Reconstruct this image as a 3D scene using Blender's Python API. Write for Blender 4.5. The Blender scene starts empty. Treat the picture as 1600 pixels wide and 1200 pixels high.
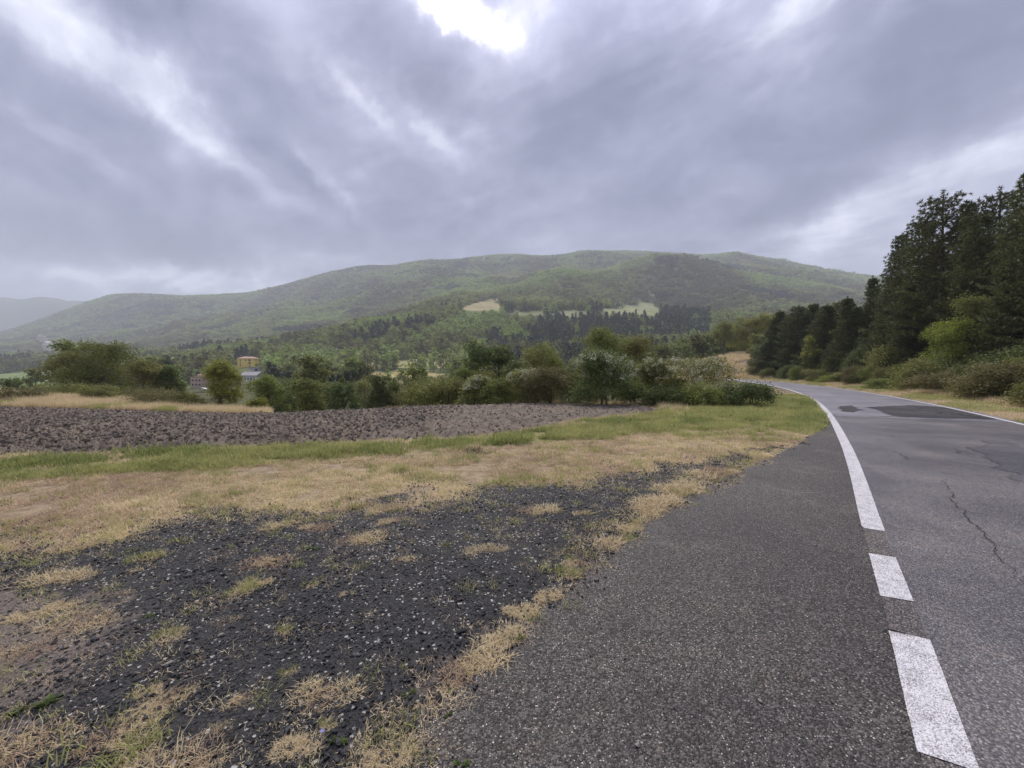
import bpy, math, random
import numpy as np
from math import radians as R, pi

# ------------------------------------------------------------------ camera, world, sun, exposure
SC = bpy.context.scene
COL = SC.collection
EYE = 1.6
PITCH = R(-1.91)
cam_d = bpy.data.cameras.new('camera')
cam_d.sensor_width = 36; cam_d.lens = 13.5; cam_d.clip_start = 0.05; cam_d.clip_end = 30000
cam = bpy.data.objects.new('camera', cam_d); COL.objects.link(cam)
cam.location = (0, 0, EYE); cam.rotation_euler = (R(90) + PITCH, 0, 0)
SC.camera = cam
SC.view_settings.view_transform = 'Standard'; SC.view_settings.look = 'None'
SC.view_settings.exposure = 1.63; SC.view_settings.gamma = 1.0; SC.view_settings.use_curve_mapping = False
SC.render.engine = 'CYCLES'
cy = SC.cycles
cy.use_denoising = True; cy.max_bounces = 6; cy.diffuse_bounces = 3; cy.glossy_bounces = 2
cy.transmission_bounces = 4; cy.transparent_max_bounces = 8; cy.volume_bounces = 1

SUN_EL, SUN_AZ = R(52), R(-12)          # azimuth from +Y towards +X
sun_d = bpy.data.lights.new('sun', 'SUN'); sun_d.energy = 1.5; sun_d.angle = R(40); sun_d.color = (1.0, 0.93, 0.82)
sun = bpy.data.objects.new('sun', sun_d); COL.objects.link(sun)
sun.rotation_euler = (R(90) - SUN_EL, 0, pi - SUN_AZ)
sun.location = (0, 0, 60)

_c, _s = math.cos(-PITCH), math.sin(-PITCH)
def ray(px, py):                         # direction with Y = 1 through a photo pixel (1600 x 1200)
    a = (px - 800) / 600.0; b = -(py - 600) / 600.0
    k = _c + _s * b
    return a / k, (-_s + _c * b) / k
def azel(px, py):
    u, v = ray(px, py)
    return math.atan2(u, 1), math.atan2(v, math.hypot(u, 1))

# ------------------------------------------------------------------ node helpers
class NT:
    def __init__(s, nt): s.nt = nt
    def n(s, t, ins=None, **kw):
        nd = s.nt.nodes.new(t)
        for k, v in kw.items(): setattr(nd, k, v)
        for k, v in (ins or {}).items():
            sk = nd.inputs[k]
            if isinstance(v, bpy.types.NodeSocket): s.nt.links.new(v, sk)
            else: sk.default_value = v
        return nd
    def m(s, op, a, b=None, c=None, clamp=False):
        d = {0: a}
        if b is not None: d[1] = b
        if c is not None: d[2] = c
        return s.n('ShaderNodeMath', d, operation=op, use_clamp=clamp).outputs[0]
    def noise(s, vec, scale, detail=4, rough=0.55, dist=0.0, dim='3D'):
        return s.n('ShaderNodeTexNoise', {'Vector': vec, 'Scale': scale, 'Detail': detail, 'Roughness': rough, 'Distortion': dist}, noise_dimensions=dim)
    def ramp(s, f, lo, hi, a=0.0, b=1.0):
        return s.n('ShaderNodeMapRange', {0: f, 1: lo, 2: hi, 3: a, 4: b}, interpolation_type='SMOOTHSTEP').outputs[0]
    def mix(s, f, a, b, mode='MIX'):
        nd = s.nt.nodes.new('ShaderNodeMix'); nd.data_type = 'RGBA'; nd.blend_type = mode; nd.clamp_factor = True
        for i, v in ((0, f), (6, a), (7, b)):
            if isinstance(v, bpy.types.NodeSocket): s.nt.links.new(v, nd.inputs[i])
            elif i == 0: nd.inputs[i].default_value = v
            else: nd.inputs[i].default_value = (*v, 1) if len(v) == 3 else v
        return nd.outputs[2]

# ------------------------------------------------------------------ world: thin Nishita sky almost wholly behind procedural cloud
W = bpy.data.worlds.new('World'); SC.world = W; W.use_nodes = True
W.node_tree.nodes.clear()
w = NT(W.node_tree)
tc = w.n('ShaderNodeTexCoord').outputs['Generated']
sep = w.n('ShaderNodeSeparateXYZ', {0: tc})
dx, dy, dz = sep.outputs
zc = w.m('MAXIMUM', dz, 0.0)
den = w.m('ADD', zc, 0.22)
cu = w.m('DIVIDE', dx, den); cv = w.m('DIVIDE', dy, den)
cvec = w.n('ShaderNodeCombineXYZ', {0: cu, 1: cv, 2: 0.0}).outputs[0]
# rotate so that the streaks run from upper left to lower right, stretched along their length
rot = w.n('ShaderNodeVectorRotate', {'Vector': cvec, 'Angle': R(38)}, rotation_type='Z_AXIS').outputs[0]
st = w.n('ShaderNodeVectorMath', {0: rot, 1: (0.74, 1.2, 1.0)}, operation='MULTIPLY').outputs[0]
wn = w.noise(st, 1.1, 3, 0.5)
warp = w.n('ShaderNodeVectorMath', {0: wn.outputs['Color'], 1: (0.5, 0.5, 0.5)}, operation='SUBTRACT').outputs[0]
warp = w.n('ShaderNodeVectorMath', {0: warp, 'Scale': 0.9}, operation='SCALE').outputs[0]
st2 = w.n('ShaderNodeVectorMath', {0: st, 1: warp}, operation='ADD').outputs[0]
n1 = w.noise(st2, 1.3, 6, 0.52).outputs[0]
n2 = w.noise(st2, 4.2, 7, 0.6).outputs[0]
n3 = w.noise(cvec, 0.8, 3, 0.5).outputs[0]
AZ = w.m('ARCTAN2', dx, dy)
EL = w.m('ARCSINE', w.m('MINIMUM', w.m('MAXIMUM', dz, -1.0), 1.0))
# ragged cloud shapes: azimuth and elevation pushed about by noise
wa = w.noise(tc, 5.0, 8, 0.68)
was = w.n('ShaderNodeSeparateColor', {0: wa.outputs['Color']})
AZ = w.m('ADD', AZ, w.m('MULTIPLY', w.m('SUBTRACT', was.outputs[0], 0.5), 0.20))
EL = w.m('ADD', EL, w.m('MULTIPLY', w.m('SUBTRACT', was.outputs[1], 0.5), 0.13))
def patch(px, py, sx, sy, ang, amp, sharp=0.0):
    """a bright or dark cloud mass at a compass bearing and elevation; sx, sy half sizes in degrees"""
    a0, e0 = azel(px, py)
    c, s_ = math.cos(R(ang)), math.sin(R(ang))
    da = w.m('MULTIPLY', w.m('SUBTRACT', AZ, a0), math.cos(e0)); de = w.m('SUBTRACT', EL, e0)
    p = w.m('ADD', w.m('MULTIPLY', da, c / R(sx)), w.m('MULTIPLY', de, s_ / R(sx)))
    q = w.m('ADD', w.m('MULTIPLY', da, -s_ / R(sy)), w.m('MULTIPLY', de, c / R(sy)))
    r2 = w.m('ADD', w.m('MULTIPLY', p, p), w.m('MULTIPLY', q, q))
    g = w.m('EXPONENT', w.m('MULTIPLY', r2, -1.0))
    if sharp: g = w.ramp(g, 0.5 - sharp, 0.5 + sharp)
    return w.m('MULTIPLY', g, amp)
PATCHES = [
    # bright
    (698, 4, 4.2, 1.8, -14, .52, .40), (706, 8, 5.0, 2.2, -16, .30, 0), (768, 48, 2.4, 1.1, -35, .42, 0), (815, 80, 3, 6, -20, .05, 0),
    (1000, -160, 16, 9, 0, .25, 0),
    (735, 200, 3.4, 1.4, -35, .20, 0), (680, 210, 4.5, 1.6, -40, .24, 0), (560, 145, 4.6, 1.1, -38, .22, 0), (640, 195, 10, 4.0, -28, .12, 0),
    (80, 40, 5.0, 3.5, -30, .20, 0), (190, 95, 9, 2.2, -40, .20, 0), (300, 160, 7, 1.6, -36, .17, 0),
    (330, 235, 12, 1.2, -22, .16, 0), (530, 300, 5, .9, -50, .18, 0), (100, 215, 8, 1.0, -30, .16, 0),
    (330, 438, 6.5, 1.7, 4, .42, .45), (440, 408, 8, 1.6, 8, .28, 0), (150, 433, 4.5, .9, 4, .26, 0), (30, 430, 6, 2.2, 0, .10, 0),
    (1290, 365, 5.5, 3.0, 22, .30, 0), (1340, 400, 8, 3.2, 5, .12, 0), (1520, 245, 8, 1.8, 14, .18, 0), (1440, 290, 7, 3.5, 25, .10, 0),
    (1590, 320, 8, 6, 0, .12, 0), (1190, 20, 7, 5, 20, .18, 0), (1330, 70, 9, 5, 20, .10, 0), (850, 20, 5, 8, -30, .10, 0),
    (1100, 372, 4.5, .7, -4, .14, 0),
    # dark
    (905, 90, 5.5, 9, -20, -.13, 0), (1010, 180, 9, 5, -10, -.09, 0), (1170, 200, 14, 3.2, 22, -.10, 0), (1490, 130, 7, 6, 25, -.15, 0), (1180, 345, 9, 1.9, 12, -.12, 0),
    (1330, 235, 8, 3.4, 30, -.10, 0), (620, 90, 14, 3.4, -30, -.13, 0), (300, 30, 12, 3, -25, -.12, 0), (140, 300, 16, 4, -10, -.09, 0),
    (60, 130, 6, 3, -30, -.12, 0), (420, 240, 10, 2.2, -30, -.10, 0), (620, 350, 14, 3, -6, -.09, 0), (180, 380, 18, 2.0, 0, -.10, 0), (480, 265, 3, 1.2, -40, -.08, 0),
]
acc = w.m('MULTIPLY', w.m('SUBTRACT', n1, 0.5), 0.42)
acc = w.m('ADD', acc, w.m('MULTIPLY', w.m('SUBTRACT', n2, 0.5), 0.62))
acc = w.m('ADD', acc, w.m('MULTIPLY', w.m('SUBTRACT', n3, 0.5), 0.16))
n4 = w.noise(tc, 9.0, 6, 0.62, 0.3).outputs[0]
acc = w.m('ADD', acc, w.m('MULTIPLY', w.m('SUBTRACT', n4, 0.5), 0.42))
for p in PATCHES: acc = w.m('ADD', acc, patch(*p[:5], p[5] * (1.0 if p[5] > 0 else 1.35), p[6]))
# an overcast sky is brighter towards the zenith
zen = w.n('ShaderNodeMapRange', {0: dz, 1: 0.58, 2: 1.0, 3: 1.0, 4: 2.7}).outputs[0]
val = w.m('ADD', acc, 0.47)
cr = w.n('ShaderNodeValToRGB', {0: val}).outputs[0]
rampnode = [n for n in W.node_tree.nodes if n.type == 'VALTORGB'][0].color_ramp
MIDC_ = (.117, .122, .177)
stops = [(p, tuple(c * k_ for c, k_ in zip(MIDC_, ks))) for p, ks in ((0.0, (.34, .37, .44)), (.3, (.60, .63, .69)), (.5, (1, 1, 1)), (.66, (1.50, 1.47, 1.36)), (.82, (2.4, 2.35, 1.95)), (1.0, (3.6, 3.5, 2.6)))]
el = rampnode.elements
el[0].position = 0; el[0].color = (*stops[0][1], 1); el[1].position = 1; el[1].color = (*stops[-1][1], 1)
for p, c in stops[1:-1]:
    e = el.new(p); e.color = (*c, 1)
# dark ground colour below the horizon (hidden by the ground in view)
below = w.ramp(dz, -0.12, -0.01)
ccol = w.mix(below, (.06, .065, .055), cr)
sky = w.n('ShaderNodeTexSky', sky_type='NISHITA', sun_disc=False)
sky.sun_elevation = SUN_EL; sky.sun_rotation = SUN_AZ
bg1 = w.n('ShaderNodeBackground', {0: sky.outputs[0], 1: 0.07})
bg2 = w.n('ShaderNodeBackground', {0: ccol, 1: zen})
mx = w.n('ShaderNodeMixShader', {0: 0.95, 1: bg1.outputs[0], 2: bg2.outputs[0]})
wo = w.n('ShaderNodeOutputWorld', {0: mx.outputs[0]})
W.cycles.sampling_method = 'MANUAL'; W.cycles.sample_map_resolution = 512

# ------------------------------------------------------------------ numeric noise
def _hash(ix, iy, seed):
    h = (ix.astype(np.int64) * 374761393 + iy.astype(np.int64) * 668265263 + seed * 974634777) & 0xffffffff
    h = ((h ^ (h >> 13)) * 1274126177) & 0xffffffff
    h = (h ^ (h >> 16)) & 0xffffff
    return h / float(0xffffff)
def vn(x, y, seed=0):
    x = np.asarray(x, float); y = np.asarray(y, float)
    ix, iy = np.floor(x), np.floor(y); fx, fy = x - ix, y - iy
    fx = fx * fx * (3 - 2 * fx); fy = fy * fy * (3 - 2 * fy)
    a, b = _hash(ix, iy, seed), _hash(ix + 1, iy, seed)
    c, d = _hash(ix, iy + 1, seed), _hash(ix + 1, iy + 1, seed)
    return (a + (b - a) * fx) * (1 - fy) + (c + (d - c) * fx) * fy
def fbm(x, y, octv=4, seed=0, gain=0.5):
    s, a, t = 0, 1.0, 0
    for k in range(octv):
        s = s + a * (vn(x * 2 ** k + 17.3 * k, y * 2 ** k - 9.1 * k, seed + k) * 2 - 1); t += a; a *= gain
    return s / t
def sstep(x, a, b):
    t = np.clip((x - a) / (b - a), 0, 1); return t * t * (3 - 2 * t)

# ------------------------------------------------------------------ road lines (plan view, metres)
def flat(px, py):                        # where a photo pixel meets the level ground
    u, v = ray(px, py); Y = -EYE / v
    return (u * Y, Y)
def smooth(pts, n=3):
    p = [np.array(q, float) for q in pts]
    for _ in range(n):
        q = [p[0]]
        for a, b in zip(p[:-1], p[1:]): q += [a * .75 + b * .25, a * .25 + b * .75]
        q.append(p[-1]); p = q
    return np.array(p)
L_px = [(1478, 1190), (1423, 1000), (1363.5, 828), (1339, 740), (1322, 695), (1298, 650), (1279, 629), (1252, 615), (1222, 606), (1186, 599.5), (1160, 596.2), (1138, 594)]
Lw = [flat(*p) for p in L_px]
d0 = np.array(Lw[0]) - np.array(Lw[2]); d0 /= np.linalg.norm(d0)
Lw = [tuple(np.array(Lw[0]) + d0 * 14 + np.array((.6, -1)) * 0), tuple(np.array(Lw[0]) + d0 * 5)] + Lw + [(41, 74), (34, 84), (22, 96), (4, 110)]
LLINE = smooth(Lw)
WID = 4.45
def offset_line(P, off):                 # off > 0 to the right of the travel direction
    T = np.gradient(P, axis=0); T /= np.linalg.norm(T, axis=1)[:, None]
    return P + np.stack([T[:, 1], -T[:, 0]], 1) * off
RLINE = offset_line(LLINE, WID)
def resample(P, step):
    s = np.r_[0, np.cumsum(np.linalg.norm(np.diff(P, axis=0), axis=1))]
    t = np.arange(0, s[-1], step)
    return np.stack([np.interp(t, s, P[:, 0]), np.interp(t, s, P[:, 1])], 1)
LLINE = resample(LLINE, 0.35); 
MID = resample(offset_line(LLINE, WID / 2), 1.0)
RLINE = resample(offset_line(LLINE, WID), 0.35)
def seg_dist(x, y, P):
    """signed distance to a polyline: positive on its right"""
    x = np.asarray(x, float); y = np.asarray(y, float); best = np.full(x.shape, 1e9); sg = np.ones(x.shape)
    for a, b in zip(P[:-1], P[1:]):
        d = b - a; L2 = d @ d
        t = np.clip(((x - a[0]) * d[0] + (y - a[1]) * d[1]) / L2, 0, 1)
        qx, qy = x - (a[0] + t * d[0]), y - (a[1] + t * d[1])
        dd = np.hypot(qx, qy); cr_ = qx * d[1] - qy * d[0]
        m = dd < best
        best = np.where(m, dd, best); sg = np.where(m, np.sign(cr_), sg)
    return best * sg
MIDC = resample(MID, 3.0)

# ------------------------------------------------------------------ the lie of the land
PXC = np.array([-900, 0, 200, 400, 560, 700, 850, 950, 1050, 1150, 1300, 1600, 2500], float)
YK = np.array([24, 28, 36, 50, 75, 110, 160, 230, 320, 430, 560, 700, 850, 1050, 1250, 1600], float)
FL = [620, 614.3, 606.7, 599.2, 592.8]
TAB = np.array([
    [640, 632, 630, 628, 622, 615, 610, 603, 597, 590, 583, 577, 570, 562, 555, 545],
    [630, 616, 622, 632, 640, 632, 620, 608, 598, 590, 583, 577, 570, 562, 556, 545],
    [636, 628, 628, 634, 640, 634, 622, 608, 596, 586, 578, 570, 562, 552, 542, 525],
    [646, 646, 652, 655, 650, 640, 625, 603, 583, 568, 551, 555, 550, 533, 515, 485],
    [645, 655, 662, 662, 652, 640, 622, 602, 587, 562, 516, 522, 524, 512, 496, 466],
    [640, 653, 662, 662, 652, 640, 622, 600, 583, 556, 514, 493, 478, 480, 476, 442],
    [635, 645, 652, 652, 645, 634, 620, 598, 578, 552, 518, 494, 478, 442, 445, 440],
    [628, 632, 636, 636, 630, 606, 612, 595, 574, 548, 512, 492, 477, 435, 412, 432],
    FL[:4] + [592.8, 573, 590, 580, 567, 545, 515, 497, 482, 443, 410, 428],
    FL[:4] + [592.8, 550, 565, 575, 560, 540, 512, 497, 482, 460, 440, 422],
    FL[:4] + [590, 566, 545, 535, 525, 515, 505, 498, 488, 472, 460, 445],
    FL[:4] + [590, 570, 548, 535, 525, 515, 505, 498, 490, 480, 475, 470],
    FL[:4] + [590, 575, 560, 545, 535, 525, 515, 508, 500, 490, 485, 480]], float)
RIDGE = np.array([(-900, 560), (-200, 545), (0, 519), (60, 499), (130, 474), (180, 459), (230, 458), (290, 463), (350, 461), (395, 458), (440, 444), (480, 434), (510, 424),
    (560, 416), (620, 414), (660, 407), (700, 408), (770, 399), (800, 398), (850, 401), (920, 392), (1000, 394), (1070, 399), (1130, 401), (1165, 399),
    (1200, 408), (1250, 424), (1300, 434), (1400, 446), (1600, 470), (2500, 500)], float)
NP_, NY_ = 1200, 460
gpx = np.linspace(-900, 2500, NP_); gly = np.linspace(math.log(8), math.log(5200), NY_)
def _build_tab():
    Yc = np.array([8, 12, 16, 20] + list(YK) + [2200, 3000, 5200], float)
    near = np.zeros((len(PXC), 4))
    dip = np.interp(PXC, [-900, 400, 560, 700, 850, 1000, 2500], [-.78, -.76, -.50, -.27, -.10, 0, 0])
    near[:, 1] = dip * .18; near[:, 2] = dip * .55; near[:, 3] = dip
    b = -(TAB - 600) / 600; v = (-_s + _c * b) / (_c + _s * b)
    zmid = EYE + v * YK[None, :]
    def rz(off, Y):
        y = np.interp(PXC, RIDGE[:, 0], RIDGE[:, 1]) + off
        b = -(y - 600) / 600; return EYE + (-_s + _c * b) / (_c + _s * b) * Y
    Z = np.concatenate([near, zmid, rz(0, 2200)[:, None], (rz(12, 3000))[:, None], (rz(75, 5200))[:, None]], 1)
    # fine grid
    tmp = np.stack([np.interp(gpx, PXC, Z[:, j]) for j in range(Z.shape[1])], 1)
    # true ridge outline on the fine columns
    for j, (off, Y) in {20: (0, 2200), 21: (25, 3000)}.items():
        y = np.interp(gpx, RIDGE[:, 0], RIDGE[:, 1]) + off
        b = -(y - 600) / 600; tmp[:, j] = EYE + (-_s + _c * b) / (_c + _s * b) * Y
    G = np.stack([np.interp(gly, np.log(Yc), tmp[i]) for i in range(NP_)], 0)
    k = np.exp(-0.5 * (np.arange(-8, 9) / 3.0) ** 2); k /= k.sum()
    P = np.pad(G, ((0, 0), (8, 8)), mode='edge'); G = sum(P[:, i:i + NY_] * k[i] for i in range(17))
    k = np.exp(-0.5 * (np.arange(-20, 21) / 5.0) ** 2); k /= k.sum()
    P = np.pad(G, ((20, 20), (0, 0)), mode='edge'); G = sum(P[i:i + NP_, :] * k[i] for i in range(41))
    return G
GT = _build_tab()
def zt(x, y, raw=False):
    x = np.asarray(x, float); y = np.asarray(y, float)
    Y = np.maximum(y, 8.0)
    px = np.clip(800 + 600 * x / Y, -899, 2499)
    fi = (px - gpx[0]) / (gpx[1] - gpx[0]); fj = np.clip((np.log(np.minimum(Y, 5199)) - gly[0]) / (gly[1] - gly[0]), 0, NY_ - 1.001)
    fi = np.clip(fi, 0, NP_ - 1.001)
    i, j = fi.astype(int), fj.astype(int); fi -= i; fj -= j
    z = (GT[i, j] * (1 - fi) + GT[i + 1, j] * fi) * (1 - fj) + (GT[i, j + 1] * (1 - fi) + GT[i + 1, j + 1] * fi) * fj
    # spurs and gullies on the hills
    far = sstep(Y, 250, 900)
    rough = (1 - np.abs(fbm(x / 420 + .15 * fbm(x / 300, y / 300, 2, 5), y / 900, 4, 11))) * 2 - 1.3
    damp = 1 - .75 * sstep(Y, 1750, 2200)
    z = z + far * damp * (rough * 42 * np.minimum(Y / 1200, 1.2) + fbm(x / 150, y / 150, 4, 23) * 9)
    z = z + sstep(Y, 45, 150) * fbm(x / 40, y / 40, 3, 3) * 1.2
    if raw: return z
    # the road is level; beyond its right verge the wooded bank rises
    nr = (Y < 140) & (np.abs(x) < 160)
    d = np.full(np.shape(x), 1e3)
    if np.any(nr):
        dm = seg_dist(x[nr], y[nr], MIDC) if np.ndim(x) else seg_dist(x, y, MIDC)
        if np.ndim(x): d[nr] = dm
        else: d = dm
    rt = np.clip((d - WID / 2 - 3.5), 0, 30)
    bank = np.where((d > 0) & (d < 900), .10 * rt * sstep(rt, 0, 6), 0) * (1 - sstep(Y, 60, 110))
    z = z + bank
    k = sstep(np.abs(d), WID / 2 + .8, WID / 2 + 6)
    z = z * k
    return z
def Z1(x, y): return float(zt(np.array([float(x)]), np.array([float(y)]))[0])

# ------------------------------------------------------------------ mesh helpers
def mesh_np(name, V, F, mats=(), attrs=None, smooth=False, fmat=None):
    V = np.asarray(V, np.float32); me = bpy.data.meshes.new(name)
    Fs = F if isinstance(F, list) else [F]
    Fs = [np.asarray(f, np.int32) for f in Fs if len(f)]
    me.vertices.add(len(V)); me.vertices.foreach_set('co', V.ravel())
    nl = sum(f.size for f in Fs); nf = sum(len(f) for f in Fs)
    me.loops.add(nl); me.polygons.add(nf)
    me.loops.foreach_set('vertex_index', np.concatenate([f.ravel() for f in Fs]))
    tot = np.concatenate([np.full(len(f), f.shape[1], np.int32) for f in Fs])
    me.polygons.foreach_set('loop_start', np.r_[0, np.cumsum(tot)[:-1]].astype(np.int32))
    if fmat is not None: me.polygons.foreach_set('material_index', np.asarray(fmat, np.int32))
    me.polygons.foreach_set('use_smooth', np.full(nf, smooth))
    for m in (mats if isinstance(mats, (list, tuple)) else [mats]): me.materials.append(m)
    for k, (dom, a) in (attrs or {}).items():
        a = np.asarray(a, np.float32)
        if a.ndim == 2 and a.shape[1] == 3: a = np.c_[a, np.ones(len(a), np.float32)]
        ty = 'FLOAT_COLOR' if a.ndim == 2 else 'FLOAT'
        at = me.attributes.new(k, ty, dom)
        at.data.foreach_set('color' if a.ndim == 2 else 'value', a.ravel())
    me.update(calc_edges=True)
    return me
def link(name, me, parent=None, loc=None, rz=0.0, scale=None, **props):
    o = bpy.data.objects.new(name, me); COL.objects.link(o)
    if parent is not None: o.parent = parent
    if loc is not None: o.location = loc
    if rz: o.rotation_euler = (0, 0, rz)
    if scale is not None: o.scale = scale if hasattr(scale, '__len__') else (scale,) * 3
    for k, v in props.items():
        if v is not None: o[k] = v
    return o
def empty(name, loc, rz=0.0, scale=1.0, **props):
    o = link(name, None, None, loc, rz, scale, **props); o.empty_display_size = .2
    return o
class MB:
    def __init__(s): s.V = []; s.F = []; s.n = 0; s.mi = []
    def add(s, V, F, mi=0):
        V = np.asarray(V, float)
        for f in F: s.F.append(tuple(i + s.n for i in f)); s.mi.append(mi)
        s.V.append(V); s.n += len(V)
    def box(s, x0, x1, y0, y1, z0, z1, mi=0):
        s.add([(x0, y0, z0), (x1, y0, z0), (x1, y1, z0), (x0, y1, z0), (x0, y0, z1), (x1, y0, z1), (x1, y1, z1), (x0, y1, z1)],
              [(3, 2, 1, 0), (4, 5, 6, 7), (0, 1, 5, 4), (1, 2, 6, 5), (2, 3, 7, 6), (3, 0, 4, 7)], mi)
    def tube(s, pts, rad, n=6, mi=0):
        pts = [np.array(p, float) for p in pts]; V = []; F = []
        for i, p in enumerate(pts):
            t = pts[min(i + 1, len(pts) - 1)] - pts[max(i - 1, 0)]; t = t / (np.linalg.norm(t) + 1e-9)
            a = np.cross(t, (0.31, 0.95, 0.1)); a /= np.linalg.norm(a) + 1e-9; b = np.cross(t, a)
            for k in range(n):
                th = 2 * pi * k / n; V.append(p + rad[i] * (a * math.cos(th) + b * math.sin(th)))
        for i in range(len(pts) - 1):
            for k in range(n):
                F.append((i * n + k, i * n + (k + 1) % n, (i + 1) * n + (k + 1) % n, (i + 1) * n + k))
        F.append(tuple(range(n))[::-1]); F.append(tuple((len(pts) - 1) * n + k for k in range(n)))
        s.add(V, F, mi)
    def mesh(s, name, mats, smooth=False):
        me = bpy.data.meshes.new(name)
        me.from_pydata(np.concatenate(s.V).tolist(), [], s.F)
        for m in (mats if isinstance(mats, (list, tuple)) else [mats]): me.materials.append(m)
        me.polygons.foreach_set('material_index', np.array(s.mi, np.int32))
        me.polygons.foreach_set('use_smooth', np.full(len(s.F), smooth)); me.update()
        return me

# ------------------------------------------------------------------ materials
def new_mat(name):
    m = bpy.data.materials.new(name); m.use_nodes = True; m.node_tree.nodes.clear()
    return m, NT(m.node_tree)
def finish(m, t, col, rough=0.8, bump=None, bstr=0.5, bdist=0.02, spec=0.3, normal=None):
    ins = {'Base Color': col if isinstance(col, bpy.types.NodeSocket) else (*col, 1), 'Roughness': rough, 'Specular IOR Level': spec}
    if bump is not None:
        ins['Normal'] = t.n('ShaderNodeBump', {'Strength': bstr, 'Distance': bdist, 'Height': bump}).outputs[0]
    b = t.n('ShaderNodeBsdfPrincipled', ins)
    t.n('ShaderNodeOutputMaterial', {0: b.outputs[0]})
    return m
def obj_coord(t): return t.n('ShaderNodeTexCoord').outputs['Object']

def leaf_mat(name, dark, light, trans=0.3, rnd=0.35, rough=0.55, instancer=False):
    """foliage: the leaf's own tint runs from dark to light; whole plants differ a little"""
    m, t = new_mat(name)
    tint = t.n('ShaderNodeAttribute', attribute_name='tint', attribute_type='GEOMETRY').outputs['Fac']
    oi = t.n('ShaderNodeObjectInfo').outputs['Random']
    if instancer:
        oi = t.n('ShaderNodeAttribute', attribute_name='itint', attribute_type='INSTANCER').outputs['Fac']
    col = t.mix(tint, dark, light)
    hsv = t.n('ShaderNodeHueSaturation', {'Hue': t.m('ADD', t.m('MULTIPLY', t.m('SUBTRACT', oi, .5), .022 * rnd / .35), .5),
        'Saturation': 1.0, 'Value': t.m('ADD', 1 - rnd * .5, t.m('MULTIPLY', oi, rnd)), 'Color': col}).outputs[0]
    d = t.n('ShaderNodeBsdfPrincipled', {'Base Color': hsv, 'Roughness': rough, 'Specular IOR Level': 0.25})
    tr = t.n('ShaderNodeBsdfTranslucent', {'Color': hsv})
    mxs = t.n('ShaderNodeMixShader', {0: trans, 1: d.outputs[0], 2: tr.outputs[0]})
    t.n('ShaderNodeOutputMaterial', {0: mxs.outputs[0]})
    return m

M = {}
M['leaf_green'] = leaf_mat('leaf_green', (.080, .105, .028), (.28, .31, .085), trans=.38)
M['leaf_dark'] = leaf_mat('leaf_dark', (.050, .076, .027), (.18, .22, .072), trans=.38)
M['leaf_olive'] = leaf_mat('leaf_olive', (.088, .098, .032), (.31, .31, .10), trans=.38)
M['leaf_yellow'] = leaf_mat('leaf_yellow', (.12, .135, .03), (.35, .34, .08), trans=.38)
M['leaf_bright'] = leaf_mat('leaf_bright', (.11, .15, .028), (.34, .38, .065), trans=.4)
M['leaf_brown'] = leaf_mat('leaf_brown', (.085, .082, .032), (.25, .225, .095), rnd=.2, trans=.38)
M['needles'] = leaf_mat('needles', (.034, .044, .016), (.175, .190, .066), trans=.22, rnd=.3)
M['blossom'] = leaf_mat('blossom', (.36, .37, .25), (.60, .59, .45), trans=.2, rnd=.1)
M['wood_green'] = leaf_mat('wood_green', (.065, .086, .024), (.26, .275, .070), rnd=.8)
M['wood_dark'] = leaf_mat('wood_dark', (.018, .032, .016), (.065, .090, .040), trans=.15, rnd=.5)
M['wood_green_i'] = leaf_mat('wood_green_scatter', (.095, .122, .032), (.40, .42, .11), rnd=1.0, instancer=True)
M['wood_dark_i'] = leaf_mat('wood_dark_scatter', (.030, .045, .024), (.10, .125, .060), trans=.15, rnd=.5, instancer=True)
m, t = new_mat('bark'); n_ = t.noise(obj_coord(t), 9, 5).outputs[0]
finish(m, t, t.mix(n_, (.05, .04, .03), (.17, .14, .11)), .9, n_, .8, .03); M['bark'] = m
m, t = new_mat('pine_bark'); n_ = t.noise(obj_coord(t), 7, 5).outputs[0]
finish(m, t, t.mix(n_, (.045, .032, .025), (.16, .11, .085)), .95, n_, .8, .04); M['pine_bark'] = m
m, t = new_mat('pale_bark'); n_ = t.noise(obj_coord(t), 6, 4).outputs[0]
finish(m, t, t.mix(n_, (.25, .22, .17), (.42, .38, .30)), .9); M['pale_bark'] = m

def blade_mat(name, a, b, trans=.35):
    m, t = new_mat(name)
    it = t.n('ShaderNodeAttribute', attribute_name='itint', attribute_type='INSTANCER').outputs['Fac']
    tint = t.n('ShaderNodeAttribute', attribute_name='tint', attribute_type='GEOMETRY').outputs['Fac']
    col = t.mix(t.m('ADD', t.m('MULTIPLY', it, .6), t.m('MULTIPLY', tint, .4)), a, b)
    d = t.n('ShaderNodeBsdfPrincipled', {'Base Color': col, 'Roughness': .7, 'Specular IOR Level': .2})
    tr = t.n('ShaderNodeBsdfTranslucent', {'Color': col})
    t.n('ShaderNodeOutputMaterial', {0: t.n('ShaderNodeMixShader', {0: trans, 1: d.outputs[0], 2: tr.outputs[0]}).outputs[0]})
    return m
M['straw'] = blade_mat('straw', (.42, .32, .19), (.84, .72, .46))
M['straw_pale'] = blade_mat('straw_pale', (.48, .38, .23), (.88, .77, .52))
M['straw_pink'] = blade_mat('straw_rusty', (.32, .22, .15), (.62, .48, .34))
M['blade_green'] = blade_mat('blade_green', (.20, .23, .07), (.50, .48, .20))
M['blade_lush'] = blade_mat('blade_lush', (.15, .19, .055), (.40, .42, .16))

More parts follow.
